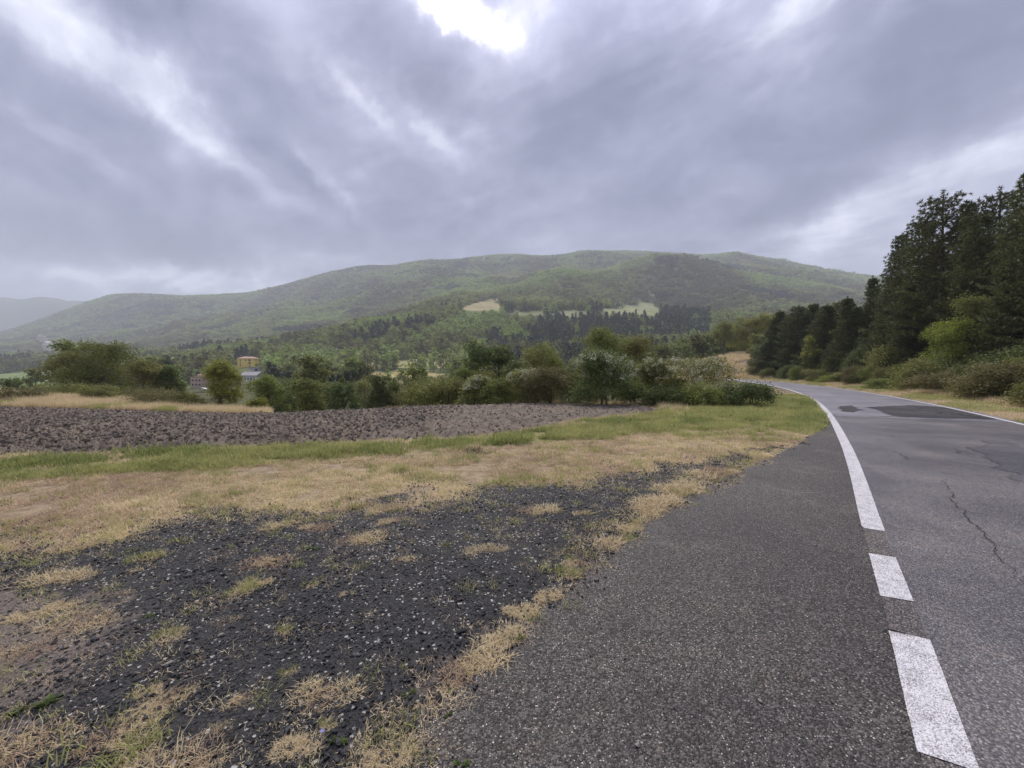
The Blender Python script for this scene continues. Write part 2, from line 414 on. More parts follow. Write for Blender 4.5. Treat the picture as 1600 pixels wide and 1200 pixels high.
# ground under the grass: colour comes from the zone attribute, broken up by noise
m, t = new_mat('ground_soil')
oc = obj_coord(t)
zc_ = t.n('ShaderNodeAttribute', attribute_name='zone', attribute_type='GEOMETRY').outputs['Color']
nA = t.noise(oc, 7, 6, .65).outputs[0]; nB = t.noise(oc, .6, 4, .6).outputs[0]; nC = t.noise(oc, 45, 4, .7).outputs[0]
c1 = t.mix(t.ramp(nA, .35, .7), zc_, t.mix(1.0, zc_, (.62, .58, .52), 'MULTIPLY'))
c2 = t.mix(t.ramp(nB, .4, .65), c1, t.mix(1.0, c1, (1.12, 1.1, 1.0), 'MULTIPLY'))
c3 = t.mix(t.ramp(nC, .45, .75), c2, t.mix(1.0, c2, (.55, .52, .5), 'MULTIPLY'))
finish(m, t, c3, .95, nC, .6, .02, .1); M['ground'] = m

m, t = new_mat('hill_ground')
oc = obj_coord(t)
zc_ = t.n('ShaderNodeAttribute', attribute_name='zone', attribute_type='GEOMETRY').outputs['Color']
nA = t.noise(oc, .02, 6, .65).outputs[0]; nB = t.noise(oc, .12, 5, .6).outputs[0]
c1 = t.mix(t.ramp(nA, .35, .7), zc_, t.mix(1.0, zc_, (.62, .68, .55), 'MULTIPLY'))
c2 = t.mix(t.ramp(nB, .4, .7), c1, t.mix(1.0, c1, (1.2, 1.12, 1.0), 'MULTIPLY'))
finish(m, t, c2, 1.0, nB, .3, .5, .05); M['hill'] = m

# ploughed soil
m, t = new_mat('ploughed_soil'); oc = obj_coord(t)
nA = t.noise(oc, 3.5, 7, .65).outputs[0]; nB = t.noise(oc, 38, 5, .7).outputs[0]; nC = t.noise(oc, .35, 3).outputs[0]
c = t.mix(t.ramp(nA, .3, .7), (.118, .098, .080), (.248, .210, .172))
c = t.mix(t.ramp(nC, .4, .65), c, t.mix(1.0, c, (1.15, 1.1, 1.06), 'MULTIPLY'))
st_ = t.ramp(t.noise(oc, 11, 4, .7, 1.5).outputs[0], .64, .72)
c = t.mix(t.m('MULTIPLY', st_, .7), c, (.34, .29, .22))
finish(m, t, c, .97, nB, 1.0, .05, .1); M['plough'] = m
m, t = new_mat('soil_clod'); oc = obj_coord(t)
it = t.n('ShaderNodeAttribute', attribute_name='itint', attribute_type='INSTANCER').outputs['Fac']
nA = t.noise(oc, 4, 5, .65).outputs[0]
c = t.mix(t.m('ADD', t.m('MULTIPLY', it, .7), t.m('MULTIPLY', nA, .3)), (.136, .113, .092), (.29, .25, .205))
finish(m, t, c, .97, nA, .8, .05, .1); M['clod'] = m

# asphalt: aggregate chips of different greys set in a dark binder
def asphalt(name, base, lightc, chip, speck, scale, rough, bstr, cover, sheen=.35, streak=True):
    m, t = new_mat(name); oc = obj_coord(t)
    warpn = t.n('ShaderNodeVectorMath', {0: oc, 1: t.n('ShaderNodeVectorMath', {0: t.noise(oc, scale * .7, 2).outputs['Color'], 'Scale': .006}, operation='SCALE').outputs[0]}, operation='ADD').outputs[0]
    vo = t.n('ShaderNodeTexVoronoi', {'Vector': warpn, 'Scale': scale, 'Randomness': 1.0}, feature='F1')
    vs = t.n('ShaderNodeSeparateColor', {0: vo.outputs['Color']})
    big = t.noise(oc, .45, 6, .68, .6).outputs[0]; mid_ = t.noise(oc, 5, 5, .65).outputs[0]; fine = t.noise(oc, 240, 3, .8).outputs[0]
    c = t.mix(t.ramp(vs.outputs[0], .35, .95), base, chip)
    c = t.mix(t.m('MULTIPLY', t.ramp(vs.outputs[1], 1 - speck, 1 - speck * .35), t.ramp(vo.outputs['Distance'], .52, .30)), c, lightc)
    c = t.mix(t.m('MULTIPLY', t.ramp(vo.outputs['Distance'], .35, .75), .75), c, t.mix(1.0, c, (.35, .35, .36), 'MULTIPLY'))
    c = t.mix(t.ramp(fine, .4, .7), c, t.mix(1.0, c, (.72, .72, .72), 'MULTIPLY'))
    c = t.mix(t.ramp(big, .35, .68), t.mix(1.0, c, (.74, .74, .77), 'MULTIPLY'), t.mix(1.0, c, (1.18, 1.16, 1.13), 'MULTIPLY'))
    c = t.mix(t.ramp(mid_, .5, .72), c, t.mix(1.0, c, (1.16, 1.08, 1.0), 'MULTIPLY'))
    stn = t.noise(oc, 1.7, 5, .6, 1.2).outputs[0]; c = t.mix(t.m('MULTIPLY', t.ramp(stn, .60, .72), .8), c, t.mix(1.0, c, (.68, .67, .68), 'MULTIPLY'))
    dst = t.noise(oc, .9, 6, .7).outputs[0]; c = t.mix(t.m('MULTIPLY', t.ramp(dst, .56, .74), .35), c, (.23, .205, .175))
    h = t.m('ADD', t.m('MULTIPLY', t.ramp(vo.outputs['Distance'], .75, .15), t.m('ADD', .4, vs.outputs[2])), t.m('MULTIPLY', fine, .35))
    rg = t.m('ADD', rough, t.m('MULTIPLY', t.m('SUBTRACT', big, .5), .35))
    return finish(m, t, c, rg, h, bstr, .006, sheen)
M['layby'] = asphalt('layby_asphalt', (.050, .045, .043), (.60, .57, .52), (.200, .180, .166), .085, 105, .60, 1.0, 1)
M['road'] = asphalt('road_asphalt', (.105, .098, .102), (.44, .43, .42), (.240, .222, .228), .07, 95, .40, .55, 1, .5)
M['road_new'] = asphalt('road_far_asphalt', (.20, .193, .215), (.40, .40, .41), (.31, .298, .325), .04, 110, .45, .22, 1, .5)  # newer asphalt; base raised pale lilac, painting in the sheen at grazing view
M['patch'] = asphalt('patch_asphalt', (.058, .056, .061), (.22, .22, .22), (.125, .120, .127), .03, 100, .8, .5, 1, .12)

# white paint with the aggregate worn through
def paint(name, colr, worn, lo, hi):
    m, t = new_mat(name); oc = obj_coord(t)
    f = t.noise(oc, 170, 2, .8).outputs[0]; g = t.noise(oc, 9, 6, .7).outputs[0]
    k = t.ramp(t.m('ADD', t.m('MULTIPLY', f, .9), t.m('MULTIPLY', g, .22)), lo, hi)
    c = t.mix(k, colr, worn); c = t.mix(t.m('MULTIPLY', t.ramp(g, .45, .7), .35), c, t.mix(1.0, c, (.8, .78, .76), 'MULTIPLY'))
    return finish(m, t, c, .6, f, .8, .005, .35)
M['paint'] = paint('line_paint', (.63, .62, .64), (.17, .16, .165), .53, .63)
M['paint_faded'] = paint('faded_line_paint', (.33, .295, .275), (.18, .163, .155), .45, .62)
m, t = new_mat('crack_fill'); finish(m, t, (.022, .021, .023), .9); M['crack'] = m
m, t = new_mat('seam_dust'); n_ = t.noise(obj_coord(t), 20, 4).outputs[0]; finish(m, t, t.mix(n_, (.16, .15, .16), (.34, .32, .33)), .9); M['seam'] = m

M['weed_dead'] = blade_mat('dead_stalk', (.07, .055, .045), (.20, .16, .12))
# gravel bed and stones
m, t = new_mat('gravel_bed'); oc = obj_coord(t)
vo = t.n('ShaderNodeTexVoronoi', {'Vector': oc, 'Scale': 75.0}); vs = t.n('ShaderNodeSeparateColor', {0: vo.outputs['Color']})
nb = t.noise(oc, .9, 5, .6).outputs[0]
ea = t.n('ShaderNodeAttribute', attribute_name='earth', attribute_type='GEOMETRY').outputs['Fac']
c = t.mix(vs.outputs[0], (.011, .011, .012), (.052, .050, .051))
c = t.mix(t.ramp(vs.outputs[1], .955, .98), c, (.42, .41, .38))
e_ = t.ramp(t.m('ADD', ea, t.m('MULTIPLY', t.m('SUBTRACT', t.noise(oc, 4, 6, .7).outputs[0], .5), 1.3)), .42, .72)
c = t.mix(e_, c, t.mix(vs.outputs[2], (.10, .080, .068), (.20, .165, .14)))
finish(m, t, c, .8, t.m('ADD', vo.outputs['Distance'], t.noise(oc, 200, 3).outputs[0]), .9, .012, .3); M['gravel_bed'] = m
def stone_mat(name, a, b, rough):
    m, t = new_mat(name); oc = obj_coord(t)
    it = t.n('ShaderNodeAttribute', attribute_name='itint', attribute_type='INSTANCER').outputs['Fac']
    n_ = t.noise(oc, 3, 5, .6).outputs[0]
    c = t.mix(t.m('ADD', t.m('MULTIPLY', it, .75), t.m('MULTIPLY', n_, .25)), a, b)
    return finish(m, t, c, rough, n_, .5, .1, .22)
M['stone_dark'] = stone_mat('dark_chipping', (.011, .011, .012), (.090, .088, .092), .55)
M['stone_pale'] = stone_mat('pale_chipping', (.24, .22, .19), (.62, .60, .56), .8)

# ------------------------------------------------------------------ plan-view zones, metres
def poly_world(pts): return np.array([flat(*p) for p in pts])
def inpoly(x, y, P):
    x = np.asarray(x, float); y = np.asarray(y, float); c = np.zeros(x.shape, bool); n = len(P); j = n - 1
    for i in range(n):
        yi, yj, xi, xj = P[i][1], P[j][1], P[i][0], P[j][0]
        if yi != yj:
            c ^= ((yi > y) != (yj > y)) & (x < (xj - xi) * (y - yi) / (yj - yi) + xi)
        j = i
    return c
def sd_poly(x, y, P):
    d = np.abs(seg_dist(x, y, np.vstack([P, P[:1]])))
    return np.where(inpoly(x, y, P), d, -d)
EDGE_PX = [(1296, 657), (1285, 668), (1262, 684), (1225, 705), (1170, 730), (1130, 745), (1050, 785), (960, 853), (900, 905), (840, 960), (780, 1010), (720, 1062), (660, 1115), (606, 1195)]
EDGE = smooth([flat(*p) for p in EDGE_PX] + [(-.75, .9), (-2.2, -1.0), (-5, -6), (-9, -14)], 2)
GRAV_TOP = [(1245, 690), (1130, 708), (1050, 724), (950, 738), (880, 752), (780, 764), (700, 776), (650, 786), (630, 768), (560, 773), (530, 788), (420, 794), (300, 802), (180, 838), (100, 848), (0, 838), (-150, 832), (-300, 838)]
GRAVEL = np.vstack([np.array([flat(*p) for p in GRAV_TOP]), [(-9, 0.5), (-9, -8)], EDGE[::-1][4:]])
FIELD_LOW = [(-700, 716), (-300, 714), (0, 712), (150, 709), (300, 704), (420, 700), (560, 692), (700, 686), (800, 676), (880, 661), (950, 650), (1040, 645)]
fl = [flat(*p) for p in FIELD_LOW]
FIELD = np.array(fl + [(6.3, 17.0), (3.5, 19.3), (1.5, 20.3), (-3, 20.8), (-8, 21.4), (-14, 21.8), (-30, 22.6), (-48, 23.4), (-60, 23.4)])

# soft fields used for ground colour and for where plants grow
GREEN_AX = smooth([flat(*p) for p in [(-500, 745), (0, 738), (200, 722), (400, 714), (600, 702), (760, 692), (900, 672), (1000, 664), (1130, 655), (1230, 640), (1275, 625)]], 2)
def green_amt(x, y):
    d = np.abs(seg_dist(x, y, GREEN_AX))
    wdt = np.interp(x, [-14, -9, -5, -2, 0, 3, 8, 20], [1.25, 1.2, .8, .55, .5, 1.4, 3.0, 4.0])
    g = 1 - sstep(d, wdt * .45, wdt * 1.3)
    return np.clip(g + .55 * fbm(x * .9, y * .9, 4, 41) * (g > .02), 0, 1)

def ground_zone(x, y):
    n = len(x); C = np.empty((n, 3)); Y = np.maximum(y, .5)
    r = np.hypot(x, y)
    dry = np.array((.30, .24, .17)); grn = np.array((.25, .235, .11)); 
    g = np.zeros(n); m = (r < 45)
    g[m] = green_amt(x[m], y[m])
    f = sstep(fbm(x / 6, y / 6, 3, 77), -.3, .3)
    far = sstep(r, 24, 60)
    C[:] = dry * (1 - g[:, None]) + grn * g[:, None]
    wood = np.array((.075, .085, .035))
    C = C * (1 - far[:, None]) + (wood * (1 - .4 * f[:, None]) + np.array((.14, .13, .06)) * .4 * f[:, None]) * far[:, None]
    return C

# ------------------------------------------------------------------ meadows and clearings on the hills: outlines in bearing and distance
def pp(px, py): return (px, py)
CLEAR = [  # name, outline in photo bearing, distance range, colour
    ('pale', [(786, 492), (800, 485), (900, 487), (955, 483), (975, 474), (1018, 473), (1034, 486), (1022, 494), (985, 490), (900, 494)], 600, 1000, (.25, .26, .14)),
    ('tan', [(706, 480), (735, 475), (780, 463), (784, 486), (750, 487), (722, 483)], 600, 1000, (.31, .27, .155)),
    ('valley', [(540, 594), (556, 582), (620, 578), (690, 582), (682, 592), (620, 598)], 240, 360, (.36, .30, .15)),
    ('terrace', [(562, 573), (574, 564), (700, 561), (724, 566), (722, 574), (640, 575)], 330, 460, (.30, .27, .14)),
    ('meadow', [(-250, 612), (-120, 590), (0, 584), (60, 578), (118, 577), (104, 592), (60, 604), (0, 614)], 200, 760, (.17, .215, .095)),
]
def project(x, y, z):
    zz = (z - EYE); f = y * _c - zz * _s; up = y * _s + zz * _c
    f = np.where(f < .1, .1, f)
    return 800 + 600 * x / f, 600 - 600 * up / f

def clear_col(x, y, z):
    px, py = project(x, y, z); idx = np.full(len(x), -1)
    jx = fbm(x / 22, y / 22, 4, 9) * 12
    for i, (nm, P, y0, y1, c) in enumerate(CLEAR):
        k = inpoly(px + jx, py + jx * .35, P) & (y > y0) & (y < y1)
        idx[k] = i
    return idx

# ------------------------------------------------------------------ ground and hills: one fan-shaped grid round the viewer
def fan(r0, r1, growth, a_front, zfun_cut=None):
    na = int(150 / a_front)
    ang = np.r_[np.linspace(-75, 75, na), np.linspace(75, 285, 43)[1:]]
    rr = [r0]
    while rr[-1] < r1: rr.append(rr[-1] * growth + .0)
    rr = np.array(rr)
    A, RR = np.meshgrid(np.radians(ang), rr)
    x = (np.sin(A) * RR).ravel(); y = (np.cos(A) * RR).ravel()
    nA, nR = len(ang), len(rr)
    i = np.arange(nR - 1)[:, None] * nA; j = np.arange(nA - 1)[None, :]
    q = np.stack([i + j, i + j + 1, i + nA + j + 1, i + nA + j], -1).reshape(-1, 4)
    return x, y, q[:, ::-1], nA
x, y, q, nA = fan(.35, 300, 1.022, .4)
z = zt(x, y)
dm = seg_dist(x, y, MIDC)
z = z - .03 * (1 - sstep(np.abs(dm), WID / 2 - .2, WID / 2 + .1))
fd = sd_poly(x, y, FIELD) if True else None
z = z - .22 * sstep(fd, .1, 1.0)
xs = np.r_[x, 0.0]; ys = np.r_[y, 0.0]; zs = np.r_[z, 0.0]
cen = len(x); tri = np.array([(cen, (j), (j + 1)) for j in range(nA - 1)])[:, ::-1]
zone = ground_zone(xs, ys); ci = clear_col(xs, ys, zs)
for i, c in enumerate(CLEAR): zone[ci == i] = c[4]
# bare brown bank where the road bends
pxx, pyy = project(xs, ys, zs)
bk = (ys > 72) & (ys < 135) & (pxx > 985) & (pxx < 1200)
zone[bk] = np.array((.22, .165, .115)) + .08 * fbm(xs[bk] / 3, ys[bk] / 3, 3, 4)[:, None]
# dry bank beyond the left of the field
lb = (ys > 21) & (ys < 34) & (pxx < 430)
zone[lb] = (.36, .28, .16)
link('ground', mesh_np('ground', np.stack([xs, ys, zs], 1), [q, tri], M['ground'], {'zone': ('POINT', zone)}, True), kind='structure')

x, y, q, nA = fan(300 * .985, 3560, 1.013, .27)
z = zt(x, y)
zone = np.tile(np.array((.12, .14, .055)), (len(x), 1)); ci = clear_col(x, y, z)
for i, c in enumerate(CLEAR): zone[ci == i] = c[4]
px_, py_ = project(x, y, z)
for (a, b, rx, ry) in ((1165, 404, 22, 4), (1195, 424, 16, 3), (1098, 428, 12, 3), (625, 478, 22, 4), (1215, 438, 14, 3), (880, 400, 10, 3), (205, 503, 8, 3)):
    k = ((px_ - a) / rx) ** 2 + ((py_ - b) / ry) ** 2 < 1
    zone[k] = (.27, .22, .15)
link('hills', mesh_np('hills', np.stack([x, y, z], 1), q, M['hill'], {'zone': ('POINT', zone)}, True), kind='structure')

# far blue range beyond the valley mouth, a broad ridge of its own at 3 km
n = 90; px = np.linspace(-560, 330, n)
ty = np.interp(px, [-900, -500, -200, -60, 0, 30, 60, 90, 125, 200, 330], [470, 455, 470, 462, 463, 468, 463, 466, 470, 478, 500])
Vv = []
for k, (off, Y) in enumerate([(70, 2600), (40, 2750), (14, 2900), (0, 3000), (10, 3150), (60, 3400)]):
    yy = ty + off + (vn(px / 14, np.full(n, k * 3.1), 3) - .5) * 4 + (vn(px / 5, np.full(n, k * 3.1), 8) - .5) * 1.5
    b = -(yy - 600) / 600; v = (-_s + _c * b) / (_c + _s * b)
    Vv.append(np.stack([(px - 800) / 600 * Y, np.full(n, Y), EYE + v * Y], 1))
Vv.append(np.stack([(px - 800) / 600 * 3400, np.full(n, 3400.), np.full(n, -60.)], 1))
V = np.concatenate(Vv); F = []
for k in range(6):
    for i in range(n - 1): F.append((k * n + i, k * n + i + 1, (k + 1) * n + i + 1, (k + 1) * n + i))
V = np.vstack([V]); m, t = new_mat('far_mountain'); n_ = t.noise(obj_coord(t), .004, 5).outputs[0]
finish(m, t, t.mix(n_, (.05, .07, .045), (.09, .11, .06)), 1.0)
link('distant_mountain', mesh_np('distant_mountain', V, np.array(F), m, None, True), kind='structure')

# ------------------------------------------------------------------ sheets: lay-by, road, lines
def strip(name, A, B, z, mat, **pr):
    n = len(A); z = np.where(np.minimum(A[:, 1], B[:, 1]) > 7.5, z + .0045, z) if name == 'edge_line' else z
    V = np.vstack([np.c_[A, np.full(n, z)], np.c_[B, np.full(n, z)]])
    F = np.array([(i, n + i, n + i + 1, i + 1) for i in range(n - 1)])
    return link(name, mesh_np(name, V, F, mat), **pr)
A = offset_line(LLINE, -.01); B = offset_line(LLINE, WID + .22)
jit = fbm(B[:, 0] * 1.3, B[:, 1] * 1.3, 3, 6)[:, None] * .10
T = np.gradient(B, axis=0); T /= np.linalg.norm(T, axis=1)[:, None]
B = B + np.stack([T[:, 1], -T[:, 0]], 1) * jit
# the seam across the road divides the older surface (near) from the newer (far)
seam_a, seam_b = np.array(flat(1312, 651)), np.array(flat(1562, 660))
ia = int(np.argmin(np.linalg.norm(LLINE - seam_a, axis=1)))
def road_part(sl, name, mat, z):
    a, b = A[sl], B[sl]; n = len(a); cols = 6; V = []; 
    for k in range(cols + 1): V.append(np.c_[a + (b - a) * k / cols, np.full(n, z)])
    F = [(k * n + i, (k + 1) * n + i, (k + 1) * n + i + 1, k * n + i + 1) for k in range(cols) for i in range(n - 1)]
    return link(name, mesh_np(name, np.concatenate(V), np.array(F), mat), kind='structure')
road_part(slice(0, len(A)), 'road', M['road'], .010)
# newer surface beyond the seam, its near edge following the seam
iB = int(np.argmin(np.linalg.norm(B - seam_b, axis=1)))
nA_, nB_ = len(A) - ia, len(B) - iB
n = 160; tt = np.linspace(0, 1, n)
Pa = np.stack([np.interp(tt, np.linspace(0, 1, nA_), A[ia:, k]) for k in (0, 1)], 1); Pb = np.stack([np.interp(tt, np.linspace(0, 1, nB_), B[iB:, k]) for k in (0, 1)], 1)
Pa = Pa + (Pb - Pa) * .012
cols = 24; V = []; 
for k in range(cols + 1):
    P = Pa + (Pb - Pa) * k / cols; P[0] += np.array((-.4, .9)) * fbm(np.array([k * .5]), np.array([1.]), 3, 5)[0] * .35
    V.append(np.c_[P, np.full(n, .014)])
link('resurfaced_road', mesh_np('resurfaced_road', np.concatenate(V), np.array([(k * n + i, (k + 1) * n + i, (k + 1) * n + i + 1, k * n + i + 1) for k in range(cols) for i in range(n - 1)]), M['road_new']), kind='structure')

# lay-by asphalt, from the ragged edge to the white line
E = resample(EDGE, .08)
nrm = np.gradient(E, axis=0); nrm /= np.linalg.norm(nrm, axis=1)[:, None]; nrm = np.stack([nrm[:, 1], -nrm[:, 0]], 1)
E = E + nrm * (fbm(E[:, 0] * 3, E[:, 1] * 3, 4, 8)[:, None] * .13 + .02)
Lr = offset_line(LLINE, .02); i0 = int(np.argmin(np.linalg.norm(Lr - np.array(flat(1296, 655)), axis=1)))
Lr = Lr[:i0 + 1][::-1]
n = len(E); Lq = np.stack([np.interp(np.linspace(0, 1, n), np.linspace(0, 1, len(Lr)), Lr[:, k]) for k in (0, 1)], 1)
cols = 12; V = [np.c_[E + (Lq - E) * k / cols, np.full(n, .006)] for k in range(cols + 1)]
F = np.array([(k * n + i, k * n + i + 1, (k + 1) * n + i + 1, (k + 1) * n + i) for k in range(cols) for i in range(n - 1)])
link('layby_asphalt', mesh_np('layby_asphalt', np.concatenate(V), F, M['layby']), kind='structure')

def gravel_sd(x, y):
    d = sd_poly(x, y, GRAVEL); d = np.minimum(d, .9)
    return d + sstep(y, 1.5, 3.5) * (.50 * fbm(x * .9, y * 1.8, 5, 31, .62)) + .10 * fbm(x * 4, y * 4, 3, 32)
# gravel bed: a lumpy sheet with a ragged rim
cs = .045
X, Yg = np.meshgrid(np.arange(-11, 7, cs), np.arange(-.5, 8.6, cs)); nx = X.shape[1]
x, y = X.ravel(), Yg.ravel()
gsd = gravel_sd(x, y)
keep = (gsd > 0)
ii = np.arange(len(x)).reshape(X.shape); qd = np.stack([ii[:-1, :-1], ii[:-1, 1:], ii[1:, 1:], ii[1:, :-1]], -1).reshape(-1, 4)
qd = qd[keep[qd].all(1)]
used, inv = np.unique(qd, return_inverse=True); qd = inv.reshape(-1, 4)
x, y = x[used], y[used]; gs = gsd[used]
zz = .003 + .012 * sstep(gs, 0, .5) * (fbm(x * 5, y * 5, 4, 12) * .5 + .5) * sstep(np.abs(seg_dist(x, y, EDGE)), .0, .5)
earth = np.clip(1.05 - sstep(x + .25 * y, -2.6, -.9) + 0, 0, 1) * (1 - sstep(y, 2.2, 3.4)) * .9 + .55 * (1 - sstep(gs, 0, .45)) + .22 * sstep(fbm(x * 1.3, y * 1.3, 4, 131), 0, .5)
link('gravel_patch', mesh_np('gravel_patch', np.stack([x, y, zz], 1), qd, M['gravel_bed'], {'earth': ('POINT', earth)}), kind='structure')

# painted edge lines
def line_piece(P, i0, i1, w_, name, mat, z=.014, cut=0.0):
    S = P[i0:i1]
    a, b = offset_line(P, -w_ / 2)[i0:i1], offset_line(P, w_ / 2)[i0:i1]
    a = a + (fbm(a[:, 0] * 16, a[:, 1] * 16, 4, 2, .7) * .016)[:, None]; b = b + (fbm(b[:, 0] * 16, b[:, 1] * 16, 4, 3, .7) * .016)[:, None]
    if cut:
        d = S[-1] - S[0]; d /= np.linalg.norm(d)
        a[0] -= d * cut; b[0] += d * cut * .2; a[-1] -= d * cut; b[-1] += d * cut * .2
    return strip(name, a, b, z, mat, kind='structure')
LF = resample(LLINE, .025)
def near_i(px, py): return int(np.argmin(np.linalg.norm(LF - np.array(flat(px, py)), axis=1)))
line_piece(LF, near_i(1363, 828), len(LF), .172, 'edge_line', M['paint'], cut=.03)
line_piece(LF, near_i(1403, 937), near_i(1382, 868), .172, 'edge_line', M['paint'], cut=.03)
line_piece(LF, near_i(1478, 1190), near_i(1421, 990), .18, 'edge_line', M['paint'], cut=.03)
M['paint_faded'] = asphalt('faded_line_paint', (.085, .077, .074), (.52, .48, .45), (.265, .235, .222), .20, 120, .7, .6, 1, .25)
line_piece(LF, near_i(1421, 990) - 1, near_i(1403, 937) + 1, .165, 'faded_edge_line', M['paint_faded'], .0105); line_piece(LF, near_i(1382, 868) - 1, near_i(1363, 828) + 1, .155, 'faded_edge_line', M['paint_faded'], .0105)
#line_piece(LF, near_i(1421, 990) + 1, near_i(1403, 937) - 1, .165, 'faded_edge_line', M['paint_faded'], .0142)
#line_piece(LF, near_i(1382, 868) + 1, near_i(1363, 828) - 1, .160, 'faded_edge_line', M['paint_faded'], .0142)
i9 = near_i(1478, 1190); line_piece(LF, i9 - 33, i9, .16, 'faded_edge_line', M['paint_faded'], .0105)
line_piece(LF, 5, i9 - 34, .172, 'edge_line', M['paint'])
RF = offset_line(LF, WID)
line_piece(RF, 5, len(RF), .13, 'edge_line', M['paint'])

# dark tar patch and streaks beyond the seam
def blob_sheet(name, P, z, mat, rag=.1, cell=.09, seed=1, thr=0.0):
    P = np.array(P); x0, y0 = P.min(0) - .3; x1, y1 = P.max(0) + .3
    X, Yg = np.meshgrid(np.arange(x0, x1, cell), np.arange(y0, y1, cell)); x, y = X.ravel(), Yg.ravel()
    d = sd_poly(x, y, P) + rag * fbm(x * 1.6, y * 1.6, 4, seed) * 2 + thr
    k = d > 0; ii = np.arange(len(x)).reshape(X.shape); qd = np.stack([ii[:-1, :-1], ii[:-1, 1:], ii[1:, 1:], ii[1:, :-1]], -1).reshape(-1, 4)
    qd = qd[k[qd].all(1)]
    if not len(qd): return
    used, inv = np.unique(qd, return_inverse=True)
    link(name, mesh_np(name, np.stack([x[used], y[used], np.full(len(used), z)], 1), inv.reshape(-1, 4), mat), kind='structure')
blob_sheet('tar_patch', [flat(*p) for p in [(1352, 636.5), (1420, 633.5), (1482, 636.5), (1520, 645), (1556, 656), (1480, 655), (1400, 652), (1380, 644)]], .018, M['patch'], .10, .07, 3)
blob_sheet('tar_patch', [flat(*p) for p in [(1305, 636), (1330, 634), (1350, 642), (1335, 646), (1312, 643)]], .018, M['patch'], .10, .07, 9, -.02)
# damp dark tracks by the right of the road
m, t = new_mat('damp_asphalt')
blob_sheet('tyre_track', [flat(*p) for p in [(1500, 700), (1560, 690), (1600, 700), (1690, 740), (1700, 790), (1620, 760), (1560, 735)]], .014, asphalt('damp_asphalt', (.095, .090, .100), (.34, .34, .34), (.20, .188, .20), .05, 95, .35, .4, 1, .5), .22, .07, 14, -.05)
def crack(pts, w_, name='road_crack', mat=None, z=.0235, seed=0, jag=.05):
    rng = np.random.default_rng(seed); P = np.array([flat(*p) for p in pts])
    P = resample(P, .05); 
    nn = np.gradient(P, axis=0); nn /= np.linalg.norm(nn, axis=1)[:, None]; nn = np.stack([nn[:, 1], -nn[:, 0]], 1)
    P = P + nn * (fbm(P[:, 0] * 6, P[:, 1] * 6, 4, seed) * jag * 2)[:, None] 
    ww = (w_ * (.35 + rng.random(len(P)) * 1.0) * np.sqrt(np.clip(np.sin(np.linspace(0.05, pi - .05, len(P))), 0, 1)))[:, None]
    strip(name, P - nn * ww / 2, P + nn * ww / 2, z, mat or M['crack'], kind='structure')
crack([(1474, 748), (1482, 772), (1492, 790), (1512, 810), (1524, 822), (1545, 850), (1560, 872), (1580, 895), (1610, 925)], .010, seed=1, jag=.035)
crack([(1490, 797), (1530, 806), (1575, 815)], .007, seed=2)
crack([(1395, 705), (1412, 716), (1430, 722)], .012, seed=3)
crack([(1488, 700), (1505, 712), (1530, 718)], .012, seed=5)
crack([(1312, 651.5), (1400, 654), (1480, 656), (1562, 660.5)], .045, 'road_seam', M['seam'], .0235, 6, .05)
crack([(1400, 641), (1450, 643), (1500, 648), (1540, 655)], .12, 'tar_streak', None, .0275, 17, .12)
crack([(1430, 646), (1470, 647), (1515, 651)], .09, 'tar_streak', None, .0275, 18, .12)
crack([(1340, 650.2), (1420, 652.5), (1500, 655)], .07, 'road_crack', None, .0275, 7, .04)
crack([(1130, 757), (1180, 762), (1250, 770), (1315, 773)], .012, 'road_seam', M['seam'], .0115, 8, .03)

